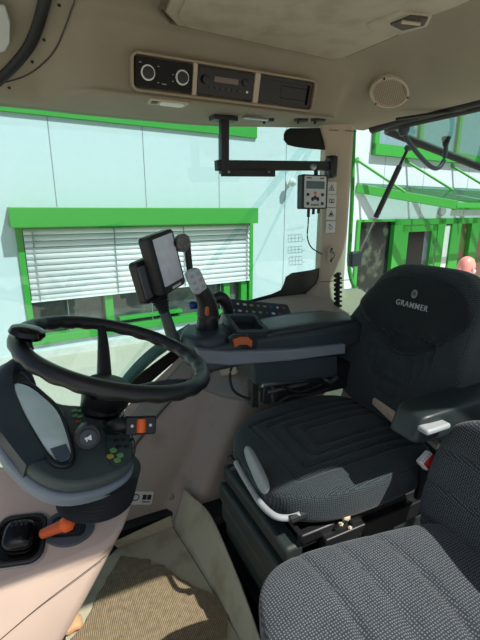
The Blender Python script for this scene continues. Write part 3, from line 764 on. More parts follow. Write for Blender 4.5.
bm = BM(); box(bm, (w2*.18, 0, .0), (w2*.5, hh*.5, .008), f2); obj('slot_insert', bm, 'blk', ds, bev=.002)
# dome light under the console
c, n = onceil(168, 103, .0); c = aty(168, 104, 1.34); c.z = min(c.z, 1.500); c = atz(168, 103.5, 1.500)
dl = thing('dome_light', 'small rectangular dome lamp with clear lens under the overhead console', 'lamp', c)
gf = frame(c+Vector((0, 0, .004)), (1, 0, 0), (0, -1, 0))
bm = BM(); plate(bm, gf, .115, .062, .012, .005); obj('bezel', bm, 'cream', dl, bev=.002)
bm = BM(); plate(bm, gf @ Matrix.Translation((.012, 0, .004)), .070, .040, .012, .004); obj('lens', bm, 'white', dl, bev=.003)
bm = BM(); plate(bm, gf @ Matrix.Translation((-.040, 0, .004)), .018, .026, .004, .003); obj('switch', bm, 'blk', dl, bev=.001)
# black clips and catches under console
for k, (px, lab) in enumerate(((267, 'black latch under the overhead console, nearest to the mounting bracket'), (301, 'flat black latch under the console left of the pillar'), (318, 'black latch under the console closest to the pillar'))):
    c = onceil(px, 118)[0]
    bm = BM(); box(bm, c-Vector((0, 0, .006)), (.045, .03, .012)); t = obj('latch', bm, 'blk', oh, bev=.003)
    bm = BM(); cyl(bm, c+Vector((-.012, 0, -.008)), c+Vector((-.012, 0, -.02)), .005, seg=10); obj('latch_pin', bm, 'blk', t)
bm = BM()
c = atz(256, 117, 1.50); box(bm, c-Vector((0, 0, .004)), (.09, .02, .008)); obj('metal_tab', bm, 'metal', oh, bev=.002)
# dark screw on liner lower edge left
for px, py, lab in ((70, 104, 'dark clip on the liner edge above the left part of the window'),):
    c = wy(px, py-1); bm = BM(); cyl(bm, c-Vector((0, .03, 0)), c-Vector((0, .02, -.004)), .007, seg=10); tag(obj('liner_clip', bm, 'blk'), lab, 'clip')

# ---- black mounting bracket and control box
yb = 1.36
br = thing('monitor_bracket', 'black square-tube mounting bracket hanging across the side window', 'bracket', aty(225, 118, yb))
def seg_(bm, p, q, w, d): 
    a, b = p, q; m = frame((a+b)/2, b-a, (0, 1, 0)); box(bm, (0, 0, 0), ((b-a).length, d, w), m)
bm = BM(); seg_(bm, aty(224, 116, yb), aty(224, 174, yb), .028, .028); obj('drop_tube', bm, 'blk', br, bev=.003)
bm = BM(); p1, p2 = aty(216, 165.5, yb), aty(330, 166, yb+.05); seg_(bm, p1, p2, .034, .026); obj('cross_tube', bm, 'blk', br, bev=.003)
bm = BM(); seg_(bm, aty(221, 173, yb-.016), aty(275, 173.5, yb-.008), .022, .004); obj('mounting_plate', bm, 'blk', br)
bm = BM(); c = atz(226, 118.5, 1.490); box(bm, Vector((c.x, yb, 1.492)), (.085, .05, .014)); obj('top_flange', bm, 'blk', br, bev=.002)
bm = BM(); c = aty(331, 167, yb+.05); box(bm, c, (.035, .05, .085)); obj('pillar_clamp', bm, 'blk', br, bev=.01)
bm = BM()
for px, py, r in ((313, 167, .011), (268, 172, .004), (228, 172, .005)):
    c = aty(px, py, yb-.014); lathe(bm, [(r, -.004), (r, .008), (r*.5, .010)], frame(c, (1, 0, 0), (0, 0, 1)), 16)
pieces('bolt', bm, 'metal', br)
yx = 1.37
cf = frame(aty(314.5, 192, yx), (1, .0, .0), (0, .03, 1)); PM = (aty(325, 191, yx).x-aty(299, 191, yx).x); PH = aty(312, 174, yx).z-aty(312, 208.5, yx).z
cb = thing('control_box', 'small grey-faced implement control box with display hanging from the black bracket', 'controller', cf.translation)
bm = BM(); plate(bm, cf @ Matrix.Translation((0, 0, -.03)), PM, PH, .006, .034); obj('housing', bm, 'blk', cb, bev=.003)
bm = BM(); plate(bm, cf @ Matrix.Translation((0, 0, .0042)), PM*.84, PH*.92, .006, .001); obj('faceplate', bm, mat('box_face', (186, 190, 192), .5), cb)
bm = BM(); plate(bm, cf @ Matrix.Translation((0, PH*.20, .0052)), PM*.70, PH*.22, .002, .001); obj('display', bm, 'lcd', cb)
for x_, y_ in ((-.28, -.08), (.28, -.08), (-.28, -.34), (.28, -.34)):
    bm = BM(); plate(bm, cf @ Matrix.Translation((x_*PM, y_*PH, .0052)), .011, .011, .002, .002); obj('button', bm, 'blk', cb)
for x_, y_ in ((-.10, -.21), (0, -.17), (.10, -.21)):
    bm = BM(); lathe(bm, [(.006, 0), (.006, .002), (.003, .003)], cf @ Matrix.Translation((x_*PM, y_*PH, .0052)), 14, sy=1.3); obj('button', bm, 'blk', cb)
bm = BM(); lathe(bm, [(.006, 0), (.006, .002), (.003, .003)], cf @ Matrix.Translation((0, -.04*PH, .0052)), 14); tag(obj('button', bm, 'orange', cb), 'small orange button', None)
bm = BM()
for x_ in (-.24, .24): box(bm, (x_*PM, PH*.40, .0056), (.02, .004, .0008), cf)
for k in range(4): box(bm, ((-.12+.08*k)*PM, -PH*.38, .0056), (.005, .007, .0008), cf)
obj('marking', bm, 'blk', cb)
bm = BM()
for x_, l in ((-.14, .03), (.05, .02), (.25, .016)):
    p = cf @ Vector((x_*PM, -PH/2, -.012)); cyl(bm, p+Vector((0, 0, .002)), p-Vector((0, 0, l)), .006, seg=10)
pieces('plug', bm, 'rubber', cb)
bm = BM(); cyl(bm, cf @ Vector((.1*PM, PH/2-.002, -.01)), aty(316, 169, yx), .008, seg=10); obj('hanger', bm, 'blk', cb)
bm = BM(); q = cf @ Vector((-.14*PM, -PH/2-.028, -.012))
tube(bm, spline([q, q-Vector((0, 0, .03)), aty(307.5, 238, yx), aty(312, 248, yx+.03), aty(322, 254, 1.44)], 6), .0026, 8)
tag(obj('control_cable', bm, 'rubber'), 'thin black cable looping from the control box down to the pillar', 'cable')

# ================================================================== FRONT CONSOLE (bottom left)
A0 = aty(0, 588, .80); A1 = aty(105, 548, .80); cd = (A1-A0).normalized()
up_ = Vector((0, math.cos(math.radians(27)), math.sin(math.radians(27))))
CN = cd.cross(up_).normalized(); CN = CN if CN.z > 0 else -CN
def cp(px, py, off=0): return atp(px, py, A0+CN*off, CN)
fc = thing('front_console', 'beige side console beneath the steering column, bottom left', 'console', (0, .9, 0))
top_out = [(-70, 615), (0, 588), (50, 570), (103, 548), (116, 538), (126, 522), (132, 506), (134, 492), (128, 480), (90, 474), (30, 468), (-70, 455)]
topc = [cp(*p) for p in top_out]
bot = []
for p, q in zip(top_out, topc):
    bot.append(q)
# side face: crease line down to a slanted lower edge; body closed towards the front (-x)
lo = {0: (-.50, .80, .0), 1: (-.20, .80, .0), 2: (-.14, .80, .0), 3: None}
bm = BM()
e0 = aty(52, 640, .80); e1 = aty(84, 600, .80); e2 = aty(98, 565, .80)
drop = (e0-A1); 
def down(p, k):            # slide a point down along the console's leaning rear edge
    return Vector((p.x+drop.x*k, p.y, p.z+drop.z*k))
kf = (A1.z)/(-drop.z)      # to the floor
lay = []
for k in (0, .18, .45, .8, kf*.97):
    ring = []
    for i, q in enumerate(topc):
        z = q.z+drop.z*k*(q.z/A1.z if k == kf*.97 else 1); y = q.y + (.015*math.sin(PI*k/kf) if q.y > .9 else -.018*math.sin(PI*min(1, k/kf)))
        ring.append(bm.verts.new((q.x+drop.x*k, y, max(z, .004))))
    lay.append(ring)
n_ = len(topc)
for A, B in zip(lay, lay[1:]):
    for i in range(n_): bm.faces.new((A[i], A[(i+1) % n_], B[(i+1) % n_], B[i]))
bm.faces.new(lay[0][::-1]); bm.faces.new(lay[-1])
obj('console_body', bm, 'console', fc, bev=.012, seg=3, smooth=50)
bm = BM(); sl = [aty(0, 640, .785), aty(40, 606, .78), aty(85, 572, .78), aty(106, 556, .786)]
tube(bm, spline(sl, 5), .0009, 6); obj('seam', bm, 'seam', fc)
# tray with gear selector
TC = cp(21, 540); tx = (cp(45, 538)-cp(-2, 544)).normalized(); ty = CN.cross(tx); tf = frame(TC, tx, ty)
ty2 = (cp(20, 520)-cp(24, 560)); TW = (cp(47, 538)-cp(-5, 544)).length; TH = ty2.length*1.18
tr = thing('gear_selector', 'glossy black shift lever head in a square tray on the left console', 'lever', TC)
bm = BM(); ringplate(bm, tf, rrect(TW, TH, .028), rrect(TW*.80, TH*.80, .022), .012); obj('tray_rim', bm, 'blk', tr, bev=.004)
bm = BM(); ringplate(bm, tf, rrect(TW*1.08, TH*1.08, .03), rrect(TW*1.0, TH*1.0, .028), .006); obj('tray_surround', bm, mat('tray_surround', (150, 148, 142), .5), tr, bev=.002)
bm = BM(); plate(bm, tf, TW*.8, TH*.8, .022, .002); obj('tray_floor', bm, 'blkgloss', tr)
bm = BM(); rbox(bm, (TW*.62, TH*.60, .05), 3.2, 12, None, tf @ Matrix.Translation((.002, -.002, .022))); obj('lever_head', bm, 'blkgloss', tr)
bm = BM(); 
for k in range(4): box(bm, (-.012+k*.009, .016, .045), (.005, .012, .003), tf)
box(bm, (.006, -.016, .046), (.014, .003, .003), tf); obj('button', bm, 'steel', tr)
# dial plate and orange lever
DC = cp(69, 528, .002); dx = (cp(95, 526)-cp(43, 530)); dw = dx.length/2; df = frame(DC, dx, CN.cross(dx))
dh = (cp(68, 510)-cp(70, 546)).length/2
ol = thing('orange_lever', 'orange hand lever with ball end on an oval black plate, left console', 'lever', DC)
bm = BM(); lathe(bm, [(1, 0), (1, .005), (.96, .008), (.2, .008)], df @ Matrix.Diagonal((dw, dh, 1, 1)), 48); obj('base_plate', bm, mat('lever_plate', (72, 82, 88), .5), ol)
bm = BM(); ringplate(bm, df @ Matrix.Translation((.0, 0, .008)), rrect(dw*1.3, dh*1.1, .012), rrect(dw*1.15, dh*.9, .01), .004)
for k in range(5): box(bm, (dw*(.05+.11*k), 0, .009), (dw*.05, dh*.7, .003), df)
obj('gate', bm, 'blk', ol)
kb = cp(67, 524, .055); ke = cp(42, 534, .030)
bm = BM(); tube(bm, [ke, ke.lerp(kb, .5), kb], lambda t: .010+.003*t, 16); obj('lever_shaft', bm, mat('orange_shaft', (200, 84, 30), .5), ol)
bm = BM(); lathe(bm, [(.003, -.017), (.012, -.012), (.0165, -.002), (.0165, .004), (.011, .013), (.003, .017)], frame(kb, (kb-ke).cross(Vector((0, 0, 1))), Vector((0, 0, 1))), 24); obj('lever_knob', bm, 'orange', ol)
bm = BM(); cyl(bm, ke, cp(48, 532, .004), .008, seg=12); obj('pivot', bm, 'blk', ol)

# ---- instrument pod
PO = Vector((.03, .80, .775)); PN = Vector((.30, -.22, .93)).normalized()
def pp(px, py, off=0): return atp(px, py, PO+PN*off, PN)
pod = thing('instrument_pod', 'dark grey instrument pod with cluster display behind the steering wheel', 'instrument panel', PO)
outp = [(-60, 400), (-20, 384), (0, 374), (14, 370), (26, 374), (34, 386), (46, 396), (62, 403), (84, 405), (108, 410), (124, 420), (132, 436), (135, 454), (130, 466), (112, 476), (84, 483), (58, 482), (34, 470), (12, 448), (-10, 420), (-60, 440)]
op = spline([pp(*p) for p in outp], 3, True)
bm = BM(); prism(bm, op, -PN*.024); obj('pod_body', bm, 'pod', pod, bev=.008, seg=3)
lo_ = [(-60, 440), (-10, 418), (12, 446), (34, 469), (58, 482), (84, 484), (112, 477), (130, 467), (136, 456)]
oc_ = sum(op, Vector())/len(op); rimp = [oc_+(p-oc_)*(1+.006/(p-oc_).length)-PN*.024 for p in op]
bm = BM(); prism(bm, rimp, -PN*.026); obj('pod_rim', bm, 'podrim', pod, bev=.007, seg=3)
# cluster display and raised hood
scr = [(14, 386), (28, 388), (42, 398), (56, 412), (64, 430), (70, 452), (68, 460), (58, 461), (48, 452), (34, 430), (22, 408)]
so = [pp(*p, .003) for p in scr]; bm = BM(); prism(bm, spline(so, 3, True), PN*.004); obj('cluster_display', bm, 'cluster', pod, smooth=0)
dk = [(50, 449), (66, 444), (71, 455), (66, 461), (57, 461)]
bm = BM(); prism(bm, [pp(*p, .0075) for p in dk], PN*.001); obj('display_corner', bm, 'lcd', pod, smooth=0)
bm = BM(); tube(bm, spline([pp(*p, .006) for p in ((18, 382), (30, 384), (44, 395), (59, 410), (67, 430), (73, 453), (70, 464), (56, 465), (46, 454))], 4), .0045, 10); obj('display_bezel', bm, 'blk', pod)
# hood: wall rising on the far-left side of the display
hi = [(48, 458), (34, 436), (20, 410), (12, 388), (12, 376), (22, 372), (31, 382)]
ho = [(26, 466), (6, 440), (-12, 412), (-12, 380), (6, 366), (24, 368), (36, 386)]
a = spline([pp(*p, 0) for p in hi], 5); b = spline([pp(*p, 0) for p in ho], 5); bm = BM(); rows = []
for i, (p, q) in enumerate(zip(a, b)):
    t_ = i/(len(a)-1); h = .006+.026*math.exp(-((t_-.72)/.22)**2)
    h = max(h, .004)
    rows.append([bm.verts.new(v) for v in (p, p+PN*h*.8, p.lerp(q, .25)+PN*h, p.lerp(q, .6)+PN*h*.9, q+PN*h*.3, q-PN*.03)])
for A, B in zip(rows, rows[1:]):
    for k in range(5): bm.faces.new((A[k], A[k+1], B[k+1], B[k]))
bm.faces.new(rows[0]); bm.faces.new(rows[-1][::-1])
obj('display_hood', bm, 'poddark', pod, smooth=60)
# keypads
def pad_btn(px, py, w, h, m, nm='button'):
    c = pp(px, py, .001); x_ = (pp(px+3, py-1)-pp(px-3, py+1)); f_ = frame(c, x_, PN.cross(x_))
    bm = BM(); plate(bm, f_, w, h, min(w, h)*.3, .003); return obj(nm, bm, m, pod, bev=.0006)
for px, py in ((117, 434), (124, 432), (116, 441), (123, 440), (131, 440), (118, 447), (126, 447)): pad_btn(px, py, .011, .006, 'steel')
for px, py, m in ((113, 451, 'icong'), (110, 457, 'icony'), (120, 456, 'icong'), (117, 461, 'icong')): pad_btn(px, py, .013, .010, m)
for px, py, m in ((74, 411, 'icong'), (80, 411, 'icong'), (75, 416, 'icong'), (80, 417, 'icong'), (78, 422, 'brown')): pad_btn(px, py, .012, .005, m)
bm = BM(); tube(bm, spline([pp(*p, .001) for p in ((108, 428), (122, 424), (133, 438), (134, 455), (118, 468), (108, 458), (106, 440))], 4, True), .0012, 6, True); obj('keypad_outline', bm, 'poddark', pod)

# bellows between pod and console
bw = BM(); c0 = pp(97, 470, -.051); axd = (Vector((0, 0, -1))-PN*.5).normalized(); rings = []
for k in range(15):
    t_ = k/14; r_ = .085-.010*t_-(.009 if k % 2 else 0); c = c0+axd*(.066*t_)
    bx, by, _ = basis(-axd, (0, 1, 0)); rings.append([bw.verts.new(c+bx*(r_*math.cos(a))+by*(r_*.92*math.sin(a))) for a in [2*PI*q/48 for q in range(48)]])
for A, B in zip(rings, rings[1:]):
    for k in range(48): bw.faces.new((A[k], A[(k+1) % 48], B[(k+1) % 48], B[k]))
bw.faces.new(rings[0]); bw.faces.new(rings[-1])
tag(obj('column_bellows', bw, mat('bellows_rubber', (36, 38, 40), .5), smooth=15), 'black rubber bellows folded under the instrument pod', 'bellows')

# ---- steering wheel
WCn = Vector((.1268, .8635, .9034)); R0 = .194; wt_, ws_ = .298, -.265
WN = Vector((math.sin(wt_)*math.cos(ws_), math.sin(wt_)*math.sin(ws_), math.cos(wt_)))
wx = Vector((WN.z, 0, -WN.x)).normalized(); wyv = WN.cross(wx); wf = frame(WCn, wx, wyv)
sw = thing('steering_wheel', 'black three-spoke steering wheel with a spinner knob', 'steering wheel', WCn)
bm = BM(); segs = 180; pr_ = 16; rings = []
for i in range(segs):
    a = 2*PI*i/segs; grip = .5+.5*math.cos(a*26); rr = .0162
    ring = []
    for k in range(pr_):
        b = 2*PI*k/pr_; q = rr*(1-(.16*grip if math.sin(b) < -.1 or math.cos(b) < -.5 else 0))
        r_ = R0-.004+q*1.12*math.cos(b); ring.append(bm.verts.new(wf @ Vector((r_*math.cos(a), r_*math.sin(a), q*math.sin(b)))))
    rings.append(ring)
for i in range(segs):
    A, B = rings[i], rings[(i+1) % segs]
    for k in range(pr_): bm.faces.new((A[k], A[(k+1) % pr_], B[(k+1) % pr_], B[k]))
obj('rim', bm, 'wheel', sw, smooth=60)
HUBZ = -.095
def wang(px, py):
    p = atp(px, py, WCn, WN); l = wf.inverted() @ p; return math.atan2(l.y, l.x)
for a in (wang(101, 325), wang(101, 325)+2.3, wang(101, 325)-2.3):
    bm = BM(); d = Vector((math.cos(a), math.sin(a), 0)); p0 = d*(R0-.008); p1 = d*.12+Vector((0, 0, -.03)); p2 = d*.04+Vector((0, 0, HUBZ+.01))
    tube(bm, [wf @ q for q in spline([p0, p1, p2], 6)], lambda t: .008+.008*t, 12, sx=1.1); obj('spoke', bm, 'blk', sw)
bm = BM(); lathe(bm, [(.01, HUBZ+.03), (.045, HUBZ+.026), (.055, HUBZ+.01), (.05, HUBZ-.02), (.036, HUBZ-.04)], wf, 32); obj('hub', bm, 'blk', sw)
ka = wang(34, 348)
kc = wf @ Vector((math.cos(ka)*(R0-.014), math.sin(ka)*(R0-.014), .0))
kf_ = frame(kc, wx, wyv)
bm = BM(); lathe(bm, [(.017, .0), (.013, .008), (.011, .016), (.014, .022)], kf_, 20); ks = obj('knob_stem', bm, 'blk', sw)
bm = BM(); lathe(bm, [(.014, .019), (.028, .022), (.032, .029), (.029, .037), (.018, .041), (.004, .042)], kf_, 28); obj('spinner_knob', bm, 'blkgloss', sw)
# ---- steering column
hub = wf @ Vector((0, 0, HUBZ-.03)); cb_ = pp(84, 448, -.01)
cb_ = hub+Vector((-.055, .0, -.085))
col = thing('steering_column', 'black steering column with horn button and switch stalk', 'steering column', cb_)
bm = BM(); tube(bm, spline([hub+Vector((0, 0, .02)), hub+Vector((-.006, 0, -.02)), hub+Vector((-.03, -.005, -.07)), cb_+Vector((-.01, 0, -.06))], 6), lambda t: .045+.012*t, 24, sx=1.0); obj('shroud', bm, 'blk', col, smooth=60)
bm = BM(); rbox(bm, (.11, .10, .075), 4, 10, None, Matrix.Translation(hub+Vector((-.02, -.01, -.055)))); obj('switch_housing', bm, 'blk', col)
hc_ = aty(88, 437, .70); h0 = hc_+Vector((.0, .10, -.01))
hd_ = (hc_-h0).normalized(); hd_ = (hd_+Vector((.0, 0, .25))).normalized()
bm = BM(); lathe(bm, [(.014, -.10), (.015, -.04), (.021, -.035), (.0225, .0), (.020, .006)], frame(hc_, hd_.cross(Vector((0, 0, 1))), hd_.cross(hd_.cross(Vector((0, 0, 1))))) if False else frame(hc_, Vector((1, 0, 0)), hd_.cross(Vector((1, 0, 0)))), 28); hb2 = obj('horn_stalk', bm, 'blk', col)
g = frame(hc_+hd_*.006, Vector((1, 0, 0)), hd_.cross(Vector((1, 0, 0))))
bm = BM(); lathe(bm, [(.015, 0), (.0145, .004), (.006, .005)], g, 28); obj('horn_button', bm, 'poddark', col)
bm = BM(); g2 = g @ Matrix.Translation((0, 0, .0055)) @ Matrix.Diagonal((.62, .62, 1, 1))
prism(bm, [g2 @ Vector(p) for p in ((-.010, -.003, 0), (-.003, -.003, 0), (.008, -.008, 0), (.008, .008, 0), (-.003, .003, 0), (-.010, .003, 0))], hd_*.0008); plate(bm, g2 @ Matrix.Translation((-.005, -.006, 0)), .004, .006, .001, .0008); obj('horn_symbol', bm, 'iconw', col)
sc_ = aty(140, 425, .76); sf = frame(sc_, (aty(154, 424.5, .76)-aty(126, 426, .76)), (0, .35, 1)); SWd = (aty(155, 425, .76)-aty(125, 425, .76)).length; SHt = (aty(140, 417, .76)-aty(140, 433.5, .76)).length
bm = BM(); tube(bm, spline([hub+Vector((.0, -.02, -.055)), sf @ Vector((-SWd*.8, .0, -.012)), sf @ Vector((-SWd*.3, 0, -.008))], 6), .013, 12); obj('switch_stalk', bm, 'blk', col)
bm = BM(); plate(bm, sf @ Matrix.Translation((0, 0, -.012)), SWd, SHt, .005, .022); obj('stalk_head', bm, 'blk', col, bev=.003)
bm = BM(); lathe(bm, [(.009, -SHt*.36), (.010, 0), (.009, SHt*.36)], sf @ Matrix.Translation((0, 0, .008)) @ Matrix.Rotation(PI/2, 4, 'X'), 16); obj('thumb_wheel', bm, 'orange', col)
bm = BM()
for s in (-1, 1): lathe(bm, [(.003, 0), (.003, .001), (.001, .001)], sf @ Matrix.Translation((s*SWd*.30, 0, .0104)), 10)
pieces('symbol', bm, 'iconw', col)

# ================================================================== TERMINAL, JOYSTICK, ARMREST CONSOLE
yt = 1.10
def tq(px, py, y=yt): return aty(px, py, y)
def screenbox(name, quad, y, thick, bodym, parent, side=None):
    pts = [tq(*p, y) for p in quad]; bm = BM(); nn = (pts[1]-pts[0]).cross(pts[3]-pts[0]).normalized()
    nn = nn if nn.y < 0 else -nn
    prism(bm, pts, -nn*thick); o = obj(name, bm, bodym, parent, bev=.006, seg=3); return o, nn
te_ = thing('terminal_display', 'black tractor terminal with a bright upright screen on a ribbed neck', 'monitor', tq(168, 330))
# a real box monitor turned towards the driver
P0, P1, P3 = tq(152, 234.5, 1.08), tq(172, 231, 1.12), tq(164, 291, 1.075)
vx = Vector((.80, .60, 0)).normalized()      # width direction in the cab (turned away from camera)
dn = (tq(176, 292, 1.10)-tq(161, 234, 1.10)).normalized()
mc = tq(168, 262, 1.10)
mh = (tq(176, 290, 1.10)-tq(160, 233, 1.10)).length
vx = (vx-dn*vx.dot(dn)).normalized()
# width so that it spans the photograph's screen
mw = .118
mf = frame(mc, vx, -dn)
bm = BM(); plate(bm, mf @ Matrix.Translation((0, 0, -.035)), mw, mh, .012, .035); obj('monitor_housing', bm, 'blk', te_, bev=.005, seg=3)
bm = BM(); plate(bm, mf @ Matrix.Translation((.002, .006, .001)), mw*.74, mh*.80, .003, .002); obj('screen', bm, 'screen', te_)
bm = BM(); plate(bm, mf @ Matrix.Translation((.01, -mh*.44, .001)), mw*.35, .007, .001, .0015); obj('name_strip', bm, 'iconw', te_)
m2 = mf @ Matrix.Translation((-.035, -.035, -.07))
bm = BM(); plate(bm, m2, mw*.8, mh*.72, .012, .03); obj('rear_monitor', bm, 'blk', te_, bev=.005, seg=3)
bm = BM(); plate(bm, m2 @ Matrix.Translation((-.01, 0, .030)), mw*.6, mh*.55, .004, .002); obj('rear_screen', bm, 'screen2', te_)
nk0 = tq(158, 294, 1.12); nk1 = tq(165, 314, 1.12); nk2 = tq(172, 336, 1.12)
bm = BM(); prof = []; L_ = (nk1-nk0).length
dd = (nk1-nk0).normalized(); a_, b_2, _ = basis(dd)
for k in range(7): prof += [(.030-.0022*k, L_*k/7), (.023-.0018*k, L_*(k+.5)/7)]
lathe(bm, prof, frame(nk0, a_, b_2), 24); obj('ribbed_boot', bm, 'rubber', te_, smooth=25)
bm = BM(); tube(bm, [nk1-dd*.01, nk2+dd*.03], lambda t: .015+.004*t, 16); obj('neck', bm, 'pod', te_)
# ball clamp bracket behind the terminal
cl2 = thing('ball_mount', 'grey speckled ball mount with a black arm right of the terminal', 'mount', tq(182, 243, 1.14))
c = tq(182, 243, 1.14); bm = BM(); lathe(bm, [(.021, -.012), (.026, -.004), (.026, .008), (.018, .013), (.004, .013)], frame(c, (1, .5, 0), (0, 0, 1)), 24); obj('disc', bm, mat('speckled_grey', (118, 120, 120), .5, rgb2=(70, 72, 74), vscale=260, r2=(.45, .55)), cl2)
bm = BM(); tube(bm, spline([tq(187, 240, 1.15), tq(188, 254, 1.15), tq(190, 272, 1.15)], 4), .010, 10); obj('arm', bm, 'blk', cl2)
bm = BM(); tube(bm, [tq(172, 244, 1.13), tq(182, 243, 1.145)], .010, 10); obj('link', bm, 'blk', cl2)
# joystick
js = thing('joystick', 'drive joystick with silver keypad head on the right armrest console', 'joystick', tq(210, 335, 1.10))
jc = tq(196, 281, 1.06); jd = (tq(205, 292, 1.06)-tq(188, 272, 1.06)); jf = frame(jc, Vector((.5, .5, .55)).cross(jd.normalized()) if False else (tq(203, 276, 1.06)-tq(191, 282, 1.06)), -jd)
bm = BM(); rbox(bm, (.044, .072, .028), 4, 10, None, jf); obj('head', bm, mat('silver_plastic', (170, 180, 186), .35), js)
bm = BM()
for a in range(2):
    for b in range(3): plate(bm, jf @ Matrix.Translation((-.010+.020*a, .020-.019*b, .0135)), .011, .010, .002, .002)
obj('keypad', bm, 'grey', js)
bm = BM(); tube(bm, spline([tq(200, 288, 1.07), tq(206, 300, 1.08), tq(208, 314, 1.09), tq(207, 330, 1.10)], 6), lambda t: .021+.013*t, 18, sx=1.1); obj('grip', bm, 'blk', js)
bm = BM(); c = tq(207, 311, 1.06); rbox(bm, (.012, .01, .03), 3, 6, None, Matrix.Translation(c)); obj('trigger', bm, 'brown', js)
bm = BM(); lathe(bm, [(.060, -.03), (.060, -.005), (.050, .006), (.046, .014), (.036, .022), (.028, .034)], Matrix.Translation(tq(207, 336, 1.10)), 28); obj('boot', bm, 'rubber', js, smooth=30)
bm = BM(); rbox(bm, (.028, .03, .024), 2.6, 8, None, Matrix.Translation(tq(193, 305, 1.13))); tag(obj('button_cap', bm, 'blue', js), 'blue cap', None)
# second lever behind (grey cup shape)
lv = thing('hydraulic_lever', 'rounded black lever with pale base just right of the joystick', 'lever', tq(226, 318, 1.2))
bm = BM(); tube(bm, spline([tq(214, 300, 1.2), tq(220, 297, 1.2), (tq(226, 303, 1.2)), tq(229, 314, 1.2)], 5), lambda t: .016+.004*math.sin(PI*t), 16); obj('lever_head', bm, 'blk', lv)
bm = BM(); lathe(bm, [(.024, -.012), (.026, 0), (.022, .016)], Matrix.Translation(tq(228, 318, 1.2)), 20); obj('collar', bm, 'grey', lv)

# armrest console
ac = thing('armrest_console', 'dark right-hand armrest console with control keypad and blue-grey side band', 'armrest console', (.65, 1.08, .70))
# base body (outline seen from above, extruded)
ol_ = [(.36, 1.02), (.345, 1.08), (.36, 1.15), (.42, 1.19), (.55, 1.21), (.93, 1.21), (.94, 1.0), (.56, .995), (.44, .985), (.39, .99)]
bm = BM(); prism(bm, spline([(x, y, .765) for x, y in ol_], 3, True), (0, 0, .075)); obj('body', bm, 'arm', ac, bev=.012, seg=3)
# bowl wall around joystick
bm = BM(); prism(bm, spline([(x, y, .80) for x, y in ((.35, 1.03), (.345, 1.09), (.37, 1.15), (.42, 1.17), (.47, 1.15), (.47, 1.03), (.42, .995), (.37, 1.0))], 3, True), (0, 0, .062)); obj('joystick_base', bm, 'poddark', ac, bev=.02, seg=4)
# storage cup with angled walls between joystick and pad
cA = [tq(*p, 1.03) for p in ((236, 330), (258, 330))]
bm = BM(); rb = frame(tq(246, 325, 1.06), (1, 0, -.1), (0, 1, .3)); ringplate(bm, rb @ Matrix.Translation((0, 0, -.02)), rrect(.11, .11, .015), rrect(.08, .08, .010), .03); obj('cup_rim', bm, 'arm', ac, bev=.003)
bm = BM(); plate(bm, rb @ Matrix.Translation((0, 0, -.018)), .085, .085, .01, .004); obj('cup_floor', bm, 'blk', ac)
# orange strip
bm = BM(); oq = [tq(*p, .985) for p in ((233, 340), (240, 337), (248, 337), (253, 341), (252, 348), (247, 345), (240, 345), (235, 348))]
prism(bm, oq, (0, .02, 0)); obj('orange_latch', bm, 'brown', ac, bev=.002)
bm = BM(); oq = [tq(*p, .990) for p in ((229, 340), (236, 335), (252, 335), (258, 341), (256, 351), (230, 351))]; prism(bm, oq, (0, .02, 0)); obj('latch_recess', bm, 'blk', ac, bev=.002)
# band
bq0 = [tq(*p, .972) for p in ((198, 350), (230, 352), (290, 350), (346, 344), (346, 354), (290, 361), (230, 366), (204, 364))]
bm = BM(); prism(bm, bq0, (0, .04, 0)); obj('side_band', bm, 'band', ac, bev=.006, seg=3)
# underbox
uq = [tq(*p, 1.0) for p in ((252, 362), (338, 355), (338, 377), (256, 386))]
bm = BM(); prism(bm, uq, (0, .14, 0)); obj('lower_box', bm, 'arm', ac, bev=.006)
# keypad panel sloping behind the pad
kq = [aty(*p, q) for p, q in (((230, 304), 1.28), ((272, 306), 1.28), ((292, 318), 1.25), ((296, 326), 1.17), ((262, 326), 1.17), ((228, 318), 1.17))]
kn = Vector((0, -.65, .8)).normalized(); kc0 = aty(260, 313, 1.22); kxv = (aty(280, 315, 1.22)-aty(244, 312, 1.22)).normalized(); kyv = kn.cross(kxv); kn = kxv.cross(kyv)
kfm = frame(kc0, kxv, kyv)
bm = BM(); plate(bm, kfm @ Matrix.Translation((0, 0, -.02)), .27, .105, .01, .022); obj('keypad_panel', bm, 'poddark', ac, bev=.003)
cols = ['iconw', 'iconw', 'iconb', 'icong', 'icony', 'icony', 'iconr', 'iconw', 'iconb', 'icong', 'icong', 'icony']
i_ = 0
for r_ in range(3):
    for c_ in range(9):
        m_ = cols[(c_*5+r_*7) % 12]; i_ += 1
        bm = BM(); plate(bm, kfm @ Matrix.Translation((-.108+c_*.027, -.03+r_*.030, .0022)), .014 if (c_+r_) % 3 else .009, .008, .003, .002); obj('button', bm, m_, ac)
pad = BM(); rbox(pad, (.37, .155, .060), 6, 16, lambda q, u: (q.x, q.y, q.z+.006*(1-u[0]**2)-.012*q.x), Matrix.Translation((.775, 1.085, .820)))
obj('armrest_pad', pad, 'armpad', ac)
bm = BM(); tube(bm, spline([(.588, 1.004, .828), (.80, 1.003, .824), (.93, 1.006, .821)], 4), .002, 6); obj('pad_seam', bm, 'blk', ac)
